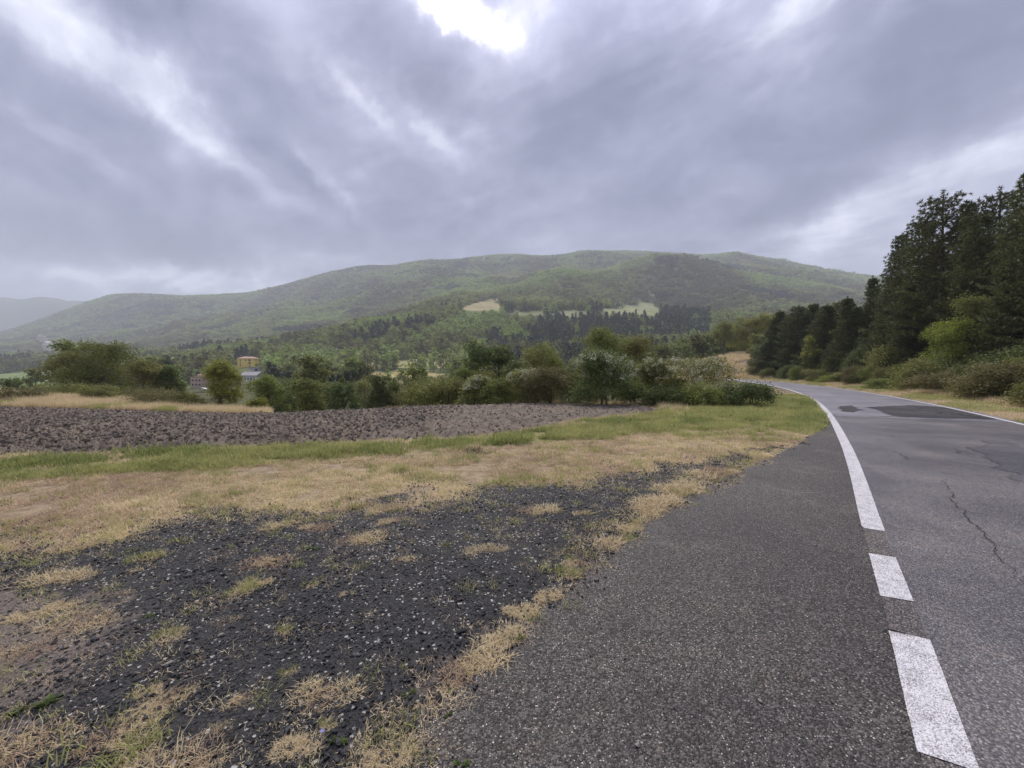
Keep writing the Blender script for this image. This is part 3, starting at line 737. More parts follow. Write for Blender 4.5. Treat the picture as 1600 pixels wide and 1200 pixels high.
# ------------------------------------------------------------------ scatter tool (for stuff that nobody could count)
def scatter(name, P, rot, scl, idx, itint, protos, **props):
    n = len(P)
    me = bpy.data.meshes.new(name); me.vertices.add(n); me.vertices.foreach_set('co', np.asarray(P, np.float32).ravel())
    a = me.attributes.new('irot', 'FLOAT_VECTOR', 'POINT'); a.data.foreach_set('vector', np.asarray(rot, np.float32).ravel())
    scl = np.asarray(scl, np.float32)
    if scl.ndim == 1: scl = np.stack([scl] * 3, 1)
    a = me.attributes.new('iscl', 'FLOAT_VECTOR', 'POINT'); a.data.foreach_set('vector', scl.ravel())
    a = me.attributes.new('iidx', 'INT', 'POINT'); a.data.foreach_set('value', np.asarray(idx, np.int32))
    a = me.attributes.new('itint', 'FLOAT', 'POINT'); a.data.foreach_set('value', np.asarray(itint, np.float32))
    me.update()
    col = bpy.data.collections.new(name + '_sources')
    for i, pm in enumerate(protos):
        o = bpy.data.objects.new('source_%s_%02d' % (name, i), pm); col.objects.link(o)
    ng = bpy.data.node_groups.new(name, 'GeometryNodeTree')
    ng.interface.new_socket('Geometry', in_out='INPUT', socket_type='NodeSocketGeometry')
    ng.interface.new_socket('Geometry', in_out='OUTPUT', socket_type='NodeSocketGeometry')
    N = ng.nodes.new; L = ng.links.new
    gi, go = N('NodeGroupInput'), N('NodeGroupOutput')
    ci_ = N('GeometryNodeCollectionInfo'); ci_.inputs['Collection'].default_value = col
    ci_.inputs['Separate Children'].default_value = True; ci_.inputs['Reset Children'].default_value = True
    iop = N('GeometryNodeInstanceOnPoints'); iop.inputs['Pick Instance'].default_value = True
    def na(nm, ty):
        x_ = N('GeometryNodeInputNamedAttribute'); x_.data_type = ty; x_.inputs['Name'].default_value = nm; return x_.outputs['Attribute']
    L(gi.outputs[0], iop.inputs['Points']); L(ci_.outputs[0], iop.inputs['Instance'])
    L(na('iidx', 'INT'), iop.inputs['Instance Index']); L(na('irot', 'FLOAT_VECTOR'), iop.inputs['Rotation']); L(na('iscl', 'FLOAT_VECTOR'), iop.inputs['Scale'])
    L(iop.outputs[0], go.inputs[0])
    o = link(name, me, **props); md = o.modifiers.new('scatter', 'NODES'); md.node_group = ng
    return o

# ------------------------------------------------------------------ plant generators
def leaf_cards(rng, P, size, up=0.3, tint=None, fold=True):
    """one pointed quad per leaf, turned every way"""
    n = len(P); a = rng.normal(size=(n, 3)); a[:, 2] *= (1 - up); a /= np.linalg.norm(a, axis=1)[:, None]
    b = np.cross(a, rng.normal(size=(n, 3))); b /= np.linalg.norm(b, axis=1)[:, None] + 1e-9
    s = (np.asarray(size) * (.6 + .8 * rng.random(n)))[:, None]
    V = np.stack([P - a * s * .5, P + b * s * .33, P + a * s * .5, P - b * s * .33], 1).reshape(-1, 3)
    F = np.arange(4 * n).reshape(-1, 4)
    return V, F, (tint if tint is not None else rng.random(n))
def blob_points(rng, lobes, n_cl, per, cl_r, shell=.30, low_cut=-.6):
    """leaf positions: clumps on the shells of several lobes, leaves round each clump"""
    L = np.array(lobes, float); wgt = (L[:, 3] * L[:, 4] + L[:, 4] * L[:, 5] + L[:, 3] * L[:, 5]); wgt /= wgt.sum()
    k = rng.choice(len(L), n_cl, p=wgt)
    d = rng.normal(size=(n_cl, 3)); d /= np.linalg.norm(d, axis=1)[:, None]
    low = d[:, 2] < low_cut; d[low, 2] *= -1
    rr = 1 - np.abs(rng.normal(size=n_cl)) * shell; rr = np.clip(rr, .1, 1.12) + rng.normal(size=n_cl) * .05
    C = L[k, :3] + d * L[k, 3:6] * rr[:, None]
    ct = rng.random(n_cl)
    P = np.repeat(C, per, 0) + rng.normal(size=(n_cl * per, 3)) * np.repeat(cl_r * (.6 + .8 * rng.random(n_cl)), per)[:, None] * (.62, .62, .48)
    T = np.clip(np.repeat(ct, per) * .55 + rng.random(n_cl * per) * .45, 0, 1)
    return P, T
def grow_lobes(rng, w_, h, n, flat_top=False, base=.25):
    """lobes filling a crown w_ wide and h tall whose foot is at 0"""
    L = [(0, 0, h * (.5 + base / 2), w_ * .33, w_ * .33, h * (.42 - base * .25))]
    for i in range(n):
        th = rng.random() * 2 * pi; zf = base + (1 - base) * rng.random() ** (.8 if base > .16 else 1.15)
        prof = math.sqrt(max(.05, 1 - ((zf - .45) / .62) ** 2)) if base > .16 else math.sqrt(max(.05, 1 - ((zf - .28) / .80) ** 2))
        rad = w_ * .5 * prof * (.5 + .4 * rng.random()); s_ = w_ * (.13 + .13 * rng.random())
        zz_ = min(h * zf, h - s_ * .75)
        L.append((math.cos(th) * rad * .85, math.sin(th) * rad * .85, max(zz_, s_ * .6), s_ * 1.15, s_ * 1.15, s_ * .85))
    return L
def trunk_mesh(rng, h, r, lobes, mat, n_limb=6, stems=1, lean=.1):
    mb = MB(); z0 = -.5
    for s_ in range(stems):
        bx, by = (rng.normal(size=2) * r * 2.5 if stems > 1 else (0, 0)); tx, ty_ = rng.normal(size=2) * h * lean
        pts = [(bx + tx * t_ ** 1.5, by + ty_ * t_ ** 1.5, z0 + (h * .8 - z0) * t_) for t_ in np.linspace(0, 1, 6)]
        mb.tube(pts, [r * (1.25 - 1.1 * t_) / math.sqrt(stems) for t_ in np.linspace(0, 1, 6)], 7)
        for _ in range(max(2, n_limb // stems)):
            k = lobes[rng.integers(len(lobes))]; t_ = .3 + .5 * rng.random()
            p0 = np.array((bx + tx * t_ ** 1.5, by + ty_ * t_ ** 1.5, z0 + (h * .8 - z0) * t_)); p1 = np.array(k[:3]) + rng.normal(size=3) * .1
            pm = (p0 + p1) / 2 + np.array((0, 0, -.06 * h)) + rng.normal(size=3) * .05 * h * .3
            mb.tube([p0, pm, p1], [r * .45 / math.sqrt(stems), r * .28 / math.sqrt(stems), r * .08], 5)
    return mb.mesh('trunk', mat, True)
def crown_mesh(rng, lobes, n_cl, per, cl_r, leaf, mat, shell=.30, low_cut=-.6, name='crown'):
    P, T = blob_points(rng, lobes, n_cl, per, cl_r, shell, low_cut)
    P = P[P[:, 2] > -.1]; T = T[:len(P)]
    V, F, T = leaf_cards(rng, P, leaf, tint=T)
    return mesh_np(name, V, F, mat, {'tint': ('FACE', T)})

def plant(name, label, cat, group, loc, w_, h, mat, seed, leaf=.09, n_cl=300, per=34, stems=1, tr=.07, base=.22, nl=10, blossom=False, low_cut=-.6, bark='bark', shell=.30, cl_r=None):
    """a tree or bush of its own: Empty > trunk, crown (, blossom)"""
    rng = np.random.default_rng(seed)
    lobes = grow_lobes(rng, w_, h, nl, base=base)
    root = empty(name, loc, label=label, category=cat, group=group)
    link('trunk', trunk_mesh(rng, h, tr, lobes, M[bark], 7, stems), root)
    cm = crown_mesh(rng, lobes, n_cl, per, cl_r or w_ * .085, leaf, M[mat], shell, low_cut)
    link('crown', cm, root)
    if blossom:
        up = [l for l in lobes if l[2] > h * .45] or lobes
        P, T = blob_points(rng, up, 110, 30, w_ * .045, .08, .0)
        P[:, 2] += .02
        V, F, T = leaf_cards(rng, P, .07, tint=T)
        link('blossom', mesh_np('blossom', V, F, M['blossom'], {'tint': ('FACE', T)}), root)
    return root
def copy_tree(root, loc, rz, scale, label, group=None, name=None):
    r = root.copy(); COL.objects.link(r); r.location = loc; r.rotation_euler = (0, 0, rz)
    r.scale = scale if hasattr(scale, '__len__') else (scale,) * 3
    r['label'] = label
    if group: r['group'] = group
    for ch in list(root.children):
        c = ch.copy(); COL.objects.link(c); c.parent = r
    return r
def at(px, Y, sink=0.0):
    X = (px - 800) / 600 * Y
    return (X, Y, Z1(X, Y) - sink)
def hpx(px_h, Y): return px_h * Y / 600

# ------------------------------------------------------------------ hedge bushes and trees beyond the field
def bush_px(name, label, cat, group, px, top, Y, wpx, mat, seed, **kw):
    """bush at bearing px, Y metres off, whose top reaches photo row 'top'"""
    X = (px - 800) / 600 * Y; z0 = Z1(X, Y)
    b = -(top - 600) / 600; ztop = EYE + (-_s + _c * b) / (_c + _s * b) * Y
    h = max(.5, (ztop - z0) * 1.0); return plant(name, label, cat, group, (X, Y, z0), wpx * Y / 600 * (1.22 if group == G1 else 1.0), h, M_ok(mat), seed, **kw)
def M_ok(m): return m
G1 = 'bushes and trees along the far edge of the ploughed field'
B = bush_px
B('clematis_bush', 'dark green bush overgrown with creamy flowers, tallest at the right tip of the ploughed field', 'bush', G1, 943, 552, 18.5, 84, 'leaf_dark', 1, leaf=.085, n_cl=420, per=36, stems=3, base=.12, nl=12, blossom=True, shell=.25)
B('flowering_bush', 'rounded bush with whitish flowers left of the spreading stemmed one', 'bush', G1, 1026, 562, 19, 58, 'leaf_green', 2, leaf=.075, n_cl=300, per=32, stems=3, base=.15, nl=9, blossom=True)
B('flowering_bush', 'wide spreading bush with whitish flowers and open bare stems beside the road bend', 'bush', G1, 1088, 563, 20, 92, 'leaf_olive', 3, leaf=.07, n_cl=330, per=28, stems=5, base=.42, nl=12, blossom=True, shell=.22, tr=.06)
B('low_bush', 'low dark green bush nearest the road bend on the grass verge', 'bush', G1, 1164, 602, 17.2, 62, 'leaf_dark', 4, leaf=.07, n_cl=260, per=34, stems=3, base=.1, nl=9)
B('low_bush', 'low sprawling green bush under the spreading flowering bush', 'bush', G1, 1098, 609, 17.6, 80, 'leaf_green', 5, leaf=.07, n_cl=260, per=32, stems=3, base=.1, nl=9)
B('low_bush', 'low dark green bush at the foot of the rounded flowering bush', 'bush', G1, 1030, 606, 17.8, 62, 'leaf_dark', 6, leaf=.07, n_cl=240, per=32, stems=3, base=.1, nl=8)
B('low_bush', 'small green bush right against the tall creamy-flowered bush', 'bush', G1, 988, 600, 18.4, 44, 'leaf_green', 7, leaf=.07, n_cl=200, per=30, stems=3, base=.1, nl=7)
B('broadleaf_tree', 'tall rounded green tree rising behind the creamy-flowered bush', 'tree', G1, 945, 512, 34, 66, 'leaf_green', 8, leaf=.13, n_cl=420, per=34, nl=13, base=.25, tr=.16)
B('broadleaf_tree', 'light green broad tree just right behind the tall rounded tree', 'tree', G1, 985, 530, 36, 60, 'leaf_olive', 9, leaf=.13, n_cl=340, per=34, nl=10, base=.2, tr=.14)
B('brown_bush', 'brownish green bush left of the creamy-flowered bush at the field edge', 'bush', G1, 862, 578, 20, 66, 'leaf_brown', 10, leaf=.075, n_cl=300, per=32, stems=3, base=.1, nl=9)
B('brown_bush', 'tangled brown-leaved bush in the middle of the hedge', 'bush', G1, 895, 585, 20.5, 48, 'leaf_olive', 11, leaf=.075, n_cl=240, per=32, stems=3, base=.1, nl=9)
B('green_bush', 'dense green bush beneath the brownish tree in the hedge', 'bush', G1, 820, 580, 21, 60, 'leaf_olive', 12, leaf=.08, n_cl=280, per=32, stems=3, base=.08, nl=10, blossom=True)
B('broadleaf_tree', 'brownish tree with a broad crown in the middle of the hedge', 'tree', G1, 838, 540, 28, 74, 'leaf_olive', 13, leaf=.11, n_cl=360, per=34, nl=12, base=.15, tr=.12)
B('dark_tree', 'tall narrow dark green tree, highest on the left of the hedge', 'tree', G1, 748, 530, 27, 52, 'leaf_dark', 14, leaf=.11, n_cl=360, per=36, nl=12, base=.15, tr=.12)
B('dark_tree', 'dark green tree right beside the tall narrow one', 'tree', G1, 788, 543, 28, 58, 'leaf_dark', 15, leaf=.11, n_cl=340, per=36, nl=11, base=.15, tr=.12)
B('pale_topped_bush', 'round dark bush with a pale crest in front of the tall narrow tree', 'bush', G1, 742, 586, 21.5, 42, 'leaf_olive', 16, leaf=.075, n_cl=260, per=32, stems=3, base=.08, nl=8, blossom=True, shell=.2)
B('green_bush', 'green bush between the pale-crested bush and the field', 'bush', G1, 776, 592, 21, 50, 'leaf_green', 17, leaf=.075, n_cl=240, per=32, stems=3, base=.08, nl=9)
B('green_bush', 'light green leafy bush where the hedge meets the dark valley row', 'bush', G1, 700, 590, 23, 56, 'leaf_olive', 18, leaf=.085, n_cl=280, per=32, stems=3, base=.08, nl=9)
B('green_bush', 'light green low bush at the left end of the hedge', 'bush', G1, 664, 602, 22.5, 60, 'leaf_green', 19, leaf=.08, n_cl=240, per=30, stems=3, base=.08, nl=9)

for q_, (px, top, Y, wp, mt, lb) in enumerate([(720, 576, 24.5, 40, 'leaf_green', 'shaggy green bush squeezed left of the pale-crested bush'), (808, 566, 23, 44, 'leaf_dark', 'dark shaggy bush below the second dark tree of the hedge'),
        (912, 566, 22, 36, 'leaf_olive', 'narrow olive bush leaning on the creamy-flowered bush'), (872, 556, 26, 50, 'leaf_green', 'green tree-high bush behind the brownish green bush'), (760, 566, 24, 40, 'leaf_olive', 'olive bush between the two dark trees of the hedge'),
        (982, 566, 24, 50, 'leaf_green', 'green bush filling the gap behind the small green bush'), (1056, 584, 20, 40, 'leaf_olive', 'olive bush joining the two flowering bushes near the bend')]):
    B('shaggy_bush', lb, 'bush', G1, px, top, Y, wp, mt, 140 + q_, leaf=.08, n_cl=230, per=30, stems=4, base=.05, nl=9, shell=.45, tr=.05)
# row of trees standing below the field edge, from the yellowish tree to the hedge
G2 = 'row of trees standing below the far edge of the field'
mats = ['leaf_green', 'leaf_dark', 'leaf_green', 'leaf_olive', 'leaf_dark', 'leaf_olive', 'leaf_dark', 'leaf_green', 'leaf_olive', 'leaf_green']
words = ['next right of the yellowish tree', 'second right of the yellowish tree', 'third right of the yellowish tree', 'with pale bare twigs', 'left of the pale slender tree', 'below the pale slender tree',
         'under the tan valley field', 'with a small raised top', 'left of the bright low bush', 'behind the bright low bush']
for i, (px, top) in enumerate([(418, 588), (448, 590), (480, 596), (508, 598), (536, 600), (566, 592), (594, 588), (615, 585), (640, 596), (668, 588)]):
    B('broadleaf_tree', ('dark green' if mats[i] == 'leaf_dark' else 'green' if mats[i] == 'leaf_green' else 'olive') + ' tree ' + words[i] + ' in the row below the field', 'tree', G2,
      px, top, [34, 37, 33, 36, 32, 38, 33, 40, 34, 42][i], [60, 64, 56, 50, 50, 56, 52, 34, 56, 60][i], mats[i], 30 + i, leaf=.12, n_cl=320, per=32, nl=11, base=.05, tr=.13, bark='pale_bark' if i in (3, 5) else 'bark')
B('slender_tree', 'pale slender pointed tree among the row below the field', 'tree', G2, 535, 577, 60, 13, 'leaf_olive', 45, leaf=.16, n_cl=160, per=24, nl=6, base=.05, tr=.1)

# left end: yellowish tree, group of dark trees, shrubs on the dry bank
G3 = 'trees on the dry bank at the left end of the field'
B('yellowish_tree', 'yellow-green tree standing alone at the right end of the dry bank', 'tree', G3, 350, 567, 27, 62, 'leaf_yellow', 50, leaf=.10, n_cl=360, per=34, nl=13, base=.12, tr=.10, stems=2)
B('young_bush', 'small yellow-green bush at the foot of the yellowish tree', 'bush', G3, 398, 622, 25, 34, 'leaf_bright', 51, leaf=.08, n_cl=160, per=28, nl=6, base=.05, stems=3, tr=.04)
B('dark_green_tree', 'largest dark green tree of the left group', 'tree', G3, 168, 538, 38, 92, 'leaf_green', 52, leaf=.13, n_cl=460, per=36, nl=14, base=.12, tr=.18)
B('dark_green_tree', 'olive green tree at the left of the left group', 'tree', G3, 112, 550, 39, 78, 'leaf_olive', 53, leaf=.13, n_cl=380, per=36, nl=13, base=.10, tr=.16)
B('dark_green_tree', 'olive tree right of the largest tree of the left group', 'tree', G3, 226, 564, 36, 74, 'leaf_olive', 54, leaf=.12, n_cl=360, per=36, nl=12, base=.1, tr=.15)
B('dark_green_tree', 'narrow dark tree at the right of the left group', 'tree', G3, 266, 568, 37, 40, 'leaf_dark', 55, leaf=.12, n_cl=280, per=34, nl=9, base=.1, tr=.13)
B('round_bush', 'small round dark bush alone at the far left of the bank', 'bush', G3, 22, 588, 42, 40, 'leaf_dark', 56, leaf=.12, n_cl=200, per=30, nl=7, base=.05, tr=.08)
for i, (px, top, Y, wp, mt, lb) in enumerate([(238, 608, 25.5, 80, 'leaf_brown', 'wide brownish shrub on the dry bank below the olive tree'),
        (150, 604, 27, 56, 'leaf_olive', 'low grey-green shrub on the bank below the largest dark tree'), (90, 600, 29, 60, 'leaf_olive', 'low green shrub on the bank below the leftmost olive tree'),
        (20, 616, 24.5, 80, 'leaf_brown', 'low reddish brown shrub at the left edge of the dry bank'), (296, 612, 26, 50, 'leaf_olive', 'low olive shrub between the brownish shrub and the yellowish tree'),
        (-70, 606, 27, 80, 'leaf_brown', 'brown shrub at the far left end of the bank')]):
    B('shrub', lb, 'shrub', G3, px, top, Y, wp, mt, 60 + i, leaf=.075, n_cl=220, per=30, nl=8, base=.05, stems=3, tr=.03, shell=.4)

# ------------------------------------------------------------------ right side: bushes behind the verge, pines above them
def off_right(px, off, dz=0.0):
    """point 'off' metres right of the right-hand line, seen at bearing px"""
    P = offset_line(RLINE, off); ppx = 800 + 600 * P[:, 0] / np.maximum(P[:, 1], .5); ppx[P[:, 1] < 2] = 1e5
    lim = P[:, 1] < 78
    i = int(np.argmin(np.abs(np.where(lim, ppx, 1e6) - px))); x_, y_ = P[i]
    return float(x_), float(y_), Z1(x_, y_) + dz
protoB = []
specs = [('leaf_green', 1), ('leaf_olive', 2), ('leaf_brown', 3), ('leaf_dark', 4), ('leaf_bright', 5), ('leaf_olive', 6)]
G4 = 'undergrowth bushes between the right verge and the pines'
adj = {'leaf_green': 'green', 'leaf_olive': 'olive green', 'leaf_brown': 'reddish brown', 'leaf_dark': 'dark green', 'leaf_bright': 'bright green'}
rng0 = random.Random(5)
ubs = []
# (px, offset, height, width, proto)
for i, px in enumerate([1178, 1190, 1203, 1217, 1232, 1247, 1262, 1278, 1295, 1313, 1332, 1352, 1374, 1397, 1422, 1449, 1478, 1508, 1540, 1573, 1608, 1650, 1700, 1760]):
    ubs.append((px, 4.1 + .7 * math.sin(i * 2.3), 1.0 + 1.5 * rng0.random(), 2.2 + 1.8 * rng0.random(), [2, 1, 0, 1, 3, 0, 2, 1, 4, 1, 2, 0, 1, 0, 4, 1, 2, 2, 5, 2, 0, 1, 2, 0][i]))
for i, px in enumerate([1185, 1210, 1240, 1270, 1300, 1340, 1385, 1432, 1480, 1535, 1590, 1665]):
    ubs.append((px, 6.8 + .6 * math.sin(i * 1.7), 2.5 + 1.9 * rng0.random(), 3.2 + 1.8 * rng0.random(), [3, 0, 1, 3, 0, 3, 5, 0, 3, 1, 3, 0][i]))
roots = {}
land = ['by the far road bend', 'below the row of lower conifers', 'under the yellow-green sapling', 'below the darkest pointed conifer', 'below the leftmost tall pine', 'near the yellow-green young tree', 'beside the wide part of the verge', 'at the right edge']
seen_lab = {}
for i, (px, off, h, wd, k) in enumerate(ubs):
    x_, y_, z_ = off_right(px, off)
    j = 0 if px < 1200 else 1 if px < 1250 else 2 if px < 1285 else 3 if px < 1335 else 4 if px < 1430 else 5 if px < 1500 else 6 if px < 1580 else 7
    rowd = 'front' if off < 5.5 else 'taller back'
    lab = '%s %s bush of the undergrowth %s' % (adj[specs[k][0]], rowd, land[j])
    c_ = seen_lab.get(lab, 0); seen_lab[lab] = c_ + 1
    if c_: lab = lab + ['', ', more right', ', rightmost'][c_]
    if k not in roots:
        roots[k] = plant('roadside_bush', lab, 'bush', G4, (x_, y_, z_), 3.2, 2.2, specs[k][0], 80 + k, leaf=.085, n_cl=420, per=34, nl=12, base=.05, stems=4, tr=.035, shell=.35)
        roots[k].scale = (wd / 3.2, wd / 3.2, h / 2.2)
    else:
        copy_tree(roots[k], (x_, y_, z_ - .05), rng0.random() * 6.28, (wd / 3.2, wd / 3.2, h / 2.2), lab, G4)
x_, y_, z_ = off_right(1475, 5.6)
def special(px, off, top, wpx, *a, **kw):
    x_, y_, z_ = off_right(px, off); b = -(top - 600) / 600; zt_ = EYE + (-_s + _c * b) / (_c + _s * b) * y_
    return plant(*a[:4], (x_, y_, z_), wpx * y_ / 600, zt_ - z_, a[4], a[5], **kw)
special(1478, 5.8, 500, 66, 'young_maple', 'bright yellow-green young tree in front of the dark pines', 'tree', 'young broadleaf trees in front of the pines', 'leaf_bright', 100, leaf=.10, n_cl=360, per=34, nl=12, base=.35, tr=.06)
special(1527, 7.5, 465, 76, 'broadleaf_tree', 'dark green broadleaf tree behind and right of the yellow-green young tree', 'tree', 'young broadleaf trees in front of the pines', 'leaf_green', 101, leaf=.11, n_cl=420, per=34, nl=12, base=.25, tr=.09)
special(1265, 5.2, 520, 28, 'sapling', 'slender yellow-green sapling in front of the lower conifers', 'tree', 'young broadleaf trees in front of the pines', 'leaf_yellow', 102, leaf=.13, n_cl=240, per=28, nl=8, base=.15, tr=.06)

def pine_parts(seed, h=14.0, bottom=.10, width=3.1, sparse=0.0, whorl=.46, power=.72):
    rng = np.random.default_rng(seed); mb = MB(); C = []; Dr = []
    bend = rng.normal(size=2) * .25
    def tp(z): t_ = z / h; return np.array((bend[0] * t_ ** 2, bend[1] * t_ ** 2, z))
    zs_ = np.linspace(-.6, h * .985, 12); mb.tube([tp(z) for z in zs_], [.21 * (1 - .93 * max(0, z) / h) + .015 for z in zs_], 8)
    z = h * bottom
    while z < h * .97:
        t_ = z / h
        prof = (1 - t_) ** power * (.55 + .45 * min(1, (t_ - bottom + .08) / .22)) + .045
        nb = rng.integers(5, 8)
        ph = rng.random() * 6.28
        for b in range(nb):
            if rng.random() < sparse: continue
            th = ph + 2 * pi * b / nb + rng.normal() * .22; L = width * prof * (.62 + .5 * rng.random())
            rise = .05 + .55 * t_ + rng.normal() * .08
            p0 = tp(z); dirv = np.array((math.cos(th), math.sin(th), 0))
            n_ = max(3, int(L / .24)); pts = []
            for s_ in np.linspace(0, 1, 5): pts.append(p0 + dirv * L * s_ + np.array((0, 0, L * (rise * s_ - .22 * s_ * (1 - s_) + .12 * s_ ** 3))))
            mb.tube(pts, [.045 * (1 - t_ * .6) * (1 - .8 * k_) for k_ in np.linspace(0, 1, 5)], 4)
            pa = np.array(pts)
            for s_ in np.linspace(.28, 1.0, n_):
                k_ = s_ * 4; i_ = min(3, int(k_)); p = pa[i_] + (pa[i_ + 1] - pa[i_]) * (k_ - i_)
                C.append(p + rng.normal(size=3) * .05); Dr.append(dirv * .7 + np.array((0, 0, .5)))
                side = np.array((-math.sin(th), math.cos(th), 0))
                for sg in (-1, 1):
                    if rng.random() < .78:
                        l2 = L * .30 * (1.15 - s_) + .16
                        for w2 in ((.55, 1.0) if l2 > .45 else (1.0,)):
                            q_ = p + side * sg * l2 * w2 + dirv * l2 * w2 * .5 + np.array((0, 0, .10 * l2)) + rng.normal(size=3) * .05
                            C.append(q_); Dr.append(side * sg * .5 + dirv * .5 + np.array((0, 0, .5)))
        z += whorl * (.75 + .5 * rng.random()) * (1 - .25 * t_)
    for k_ in range(5): C.append(tp(h * (.955 + .012 * k_))); Dr.append(np.array((0, 0, 1.)))
    C = np.array(C); Dr = np.array(Dr); n = len(C)
    per = 17; ln = .20
    D = rng.normal(size=(n * per, 3)) * .75 + np.repeat(Dr, per, 0) * .8; D /= np.linalg.norm(D, axis=1)[:, None]
    S = np.cross(D, rng.normal(size=(n * per, 3))); S /= np.linalg.norm(S, axis=1)[:, None] + 1e-9
    P = np.repeat(C, per, 0) + D * .02; l_ = (ln * (.7 + .6 * rng.random(n * per)))[:, None]
    wdt = .027
    V = np.stack([P - S * wdt, P + S * wdt, P + D * l_], 1).reshape(-1, 3)
    F = np.arange(3 * n * per).reshape(-1, 3)
    T = np.clip(np.repeat(rng.random(n), per) * .6 + rng.random(n * per) * .4, 0, 1)
    return mb.mesh('trunk', M['pine_bark'], True), mesh_np('crown', V, F, M['needles'], {'tint': ('FACE', T)})
PINES = [pine_parts(201, 14, .12, 3.3, .05, .5, .66), pine_parts(202, 14, .08, 2.9, .08, .46, .85), pine_parts(203, 14, .16, 3.5, .15, .55, .6), pine_parts(204, 14, .05, 3.0, 0, .42, 1.0), pine_parts(205, 14, .05, 3.2, .05, .5, .95)]
G5 = 'tall dark pines on the right'
def pine(px, off, top, k, label, group, wf=1.0, rz=0.0, name='pine_tree'):
    x_, y_, z_ = off_right(px, off); b = -(top - 600) / 600; zt_ = EYE + (-_s + _c * b) / (_c + _s * b) * y_
    s_ = (zt_ - z_) / 14.0
    r = empty(name, (x_, y_, z_ - .1), rz, 1.0, label=label, category='tree', group=group)
    r.scale = (s_ * wf, s_ * wf, s_)
    tm, cm = PINES[k]; link('trunk', tm, r); link('crown', cm, r)
    return r
for i, (px, off, top, k, wf, lb) in enumerate([
    (1392, 9.5, 366, 1, 1.0, 'leftmost of the tall pines, standing out against the hill'),
    (1362, 10.5, 430, 3, 1.0, 'shorter pine at the left foot of the leftmost tall pine'),
    (1434, 10.5, 345, 0, .95, 'tall pine between the leftmost one and the bushy-topped one'),
    (1468, 9.5, 298, 2, 1.0, 'tall bushy-topped pine left of the gap in the crowns'),
    (1505, 12.0, 312, 1, .9, 'thin-topped pine behind the gap in the crowns'),
    (1530, 10.0, 330, 0, 1.0, 'pine with a lower top between two taller ones'),
    (1556, 13.0, 292, 2, .9, 'tall pine behind the one at the right edge'),
    (1592, 10.0, 262, 1, 1.0, 'tallest pine at the right edge of the view'),
    (1650, 9.5, 250, 0, 1.0, 'tall pine just beyond the right edge'),
    (1415, 7.6, 440, 3, 1.1, 'short bushy pine in front of the tall ones on the left'),
    (1452, 14.0, 372, 3, .9, 'pine half hidden behind the bushy-topped one'),
    (1575, 8.2, 400, 3, 1.1, 'shorter wide pine standing forward at the right edge'),
    (1620, 14.0, 300, 0, 1.0, 'pine behind the right edge group'),
    (1482, 17.0, 400, 1, 1.1, 'pine deep in the wood behind the gap'),
    (1540, 18.0, 380, 0, 1.1, 'pine deep in the wood behind the right trees'),
    (1400, 16.0, 430, 0, 1.1, 'pine deep in the wood behind the leftmost tall pine'),
    (1590, 19.0, 400, 2, 1.2, 'pine deepest in the wood at the right edge'),
    (1430, 8.4, 505, 1, 1.2, 'young low pine by the roadside below the tall ones'),
    (1500, 9.0, 440, 3, 1.2, 'middle-sized pine behind the yellow-green young tree'),
    (1725, 10.0, 215, 2, 1.0, 'tall pine further beyond the right edge'),
    (1820, 10.0, 190, 1, 1.0, 'tall pine furthest beyond the right edge')]):
    pine(px, off, top, k, lb, G5, wf, i * 1.9)
G6 = 'row of lower conifers beyond the tall pines'
for i, (px, off, top, k, wf, lb) in enumerate([
    (1205, 5.8, 498, 1, 1.74, 'first lower conifer of the row, nearest the brown bank'),
    (1222, 7.5, 484, 3, 1.67, 'second lower conifer of the row'),
    (1243, 7.0, 478, 0, 1.59, 'rounded lower conifer left of the sapling'),
    (1262, 9.0, 474, 1, 1.74, 'lower conifer right behind the yellow-green sapling'),
    (1284, 7.5, 476, 4, 1.74, 'lower conifer just right of the sapling'),
    (1305, 9.5, 470, 0, 1.59, 'lower conifer left of the pointed dark one'),
    (1322, 8.0, 462, 3, 1.30, 'narrow pointed dark conifer, highest of the lower row'),
    (1342, 9.0, 478, 1, 1.59, 'lower conifer between the pointed one and the tall pines'),
    (1230, 12, 488, 0, 1.89, 'conifer in the second line behind the left of the row'),
    (1275, 13, 482, 1, 1.89, 'conifer in the second line behind the sapling'),
    (1320, 13, 480, 0, 1.89, 'conifer in the second line behind the pointed one'),
    (1355, 14, 470, 1, 1.74, 'conifer in the second line beside the tall pines')]):
    pine(px, off, top, k, lb, G6, wf, i * 2.3, 'conifer')

# yellowing trees on top of the brown bank at the bend
G7 = 'yellowing trees on top of the brown bank'
for i, (px, top, Y, wp, mt, lb) in enumerate([(1130, 504, 112, 34, 'leaf_olive', 'leftmost yellowing tree above the brown bank'), (1150, 497, 114, 36, 'leaf_yellow', 'second yellowing tree from the left above the brown bank'),
        (1172, 494, 113, 38, 'leaf_yellow', 'most golden tree in the middle of the bank-top row'), (1194, 492, 112, 36, 'leaf_yellow', 'yellowing tree at the right end above the brown bank'), (1182, 520, 96, 30, 'leaf_olive', 'olive tree at the foot of the bank by the road bend'),
        (1166, 528, 118, 30, 'leaf_olive', 'olive tree half hidden behind the bank-top row')]):
    B('yellowing_tree', lb, 'tree', G7, px, top, Y, wp, mt, 110 + i, leaf=.26, n_cl=260, per=26, nl=10, base=.15, tr=.2)
B('dark_shrub', 'dense dark shrub at the foot of the brown bank beside the road', 'bush', 'dark shrubs at the road bend', 1184, 536, 82, 34, 'leaf_dark', 120, leaf=.2, n_cl=260, per=28, nl=8, base=.05, tr=.08)
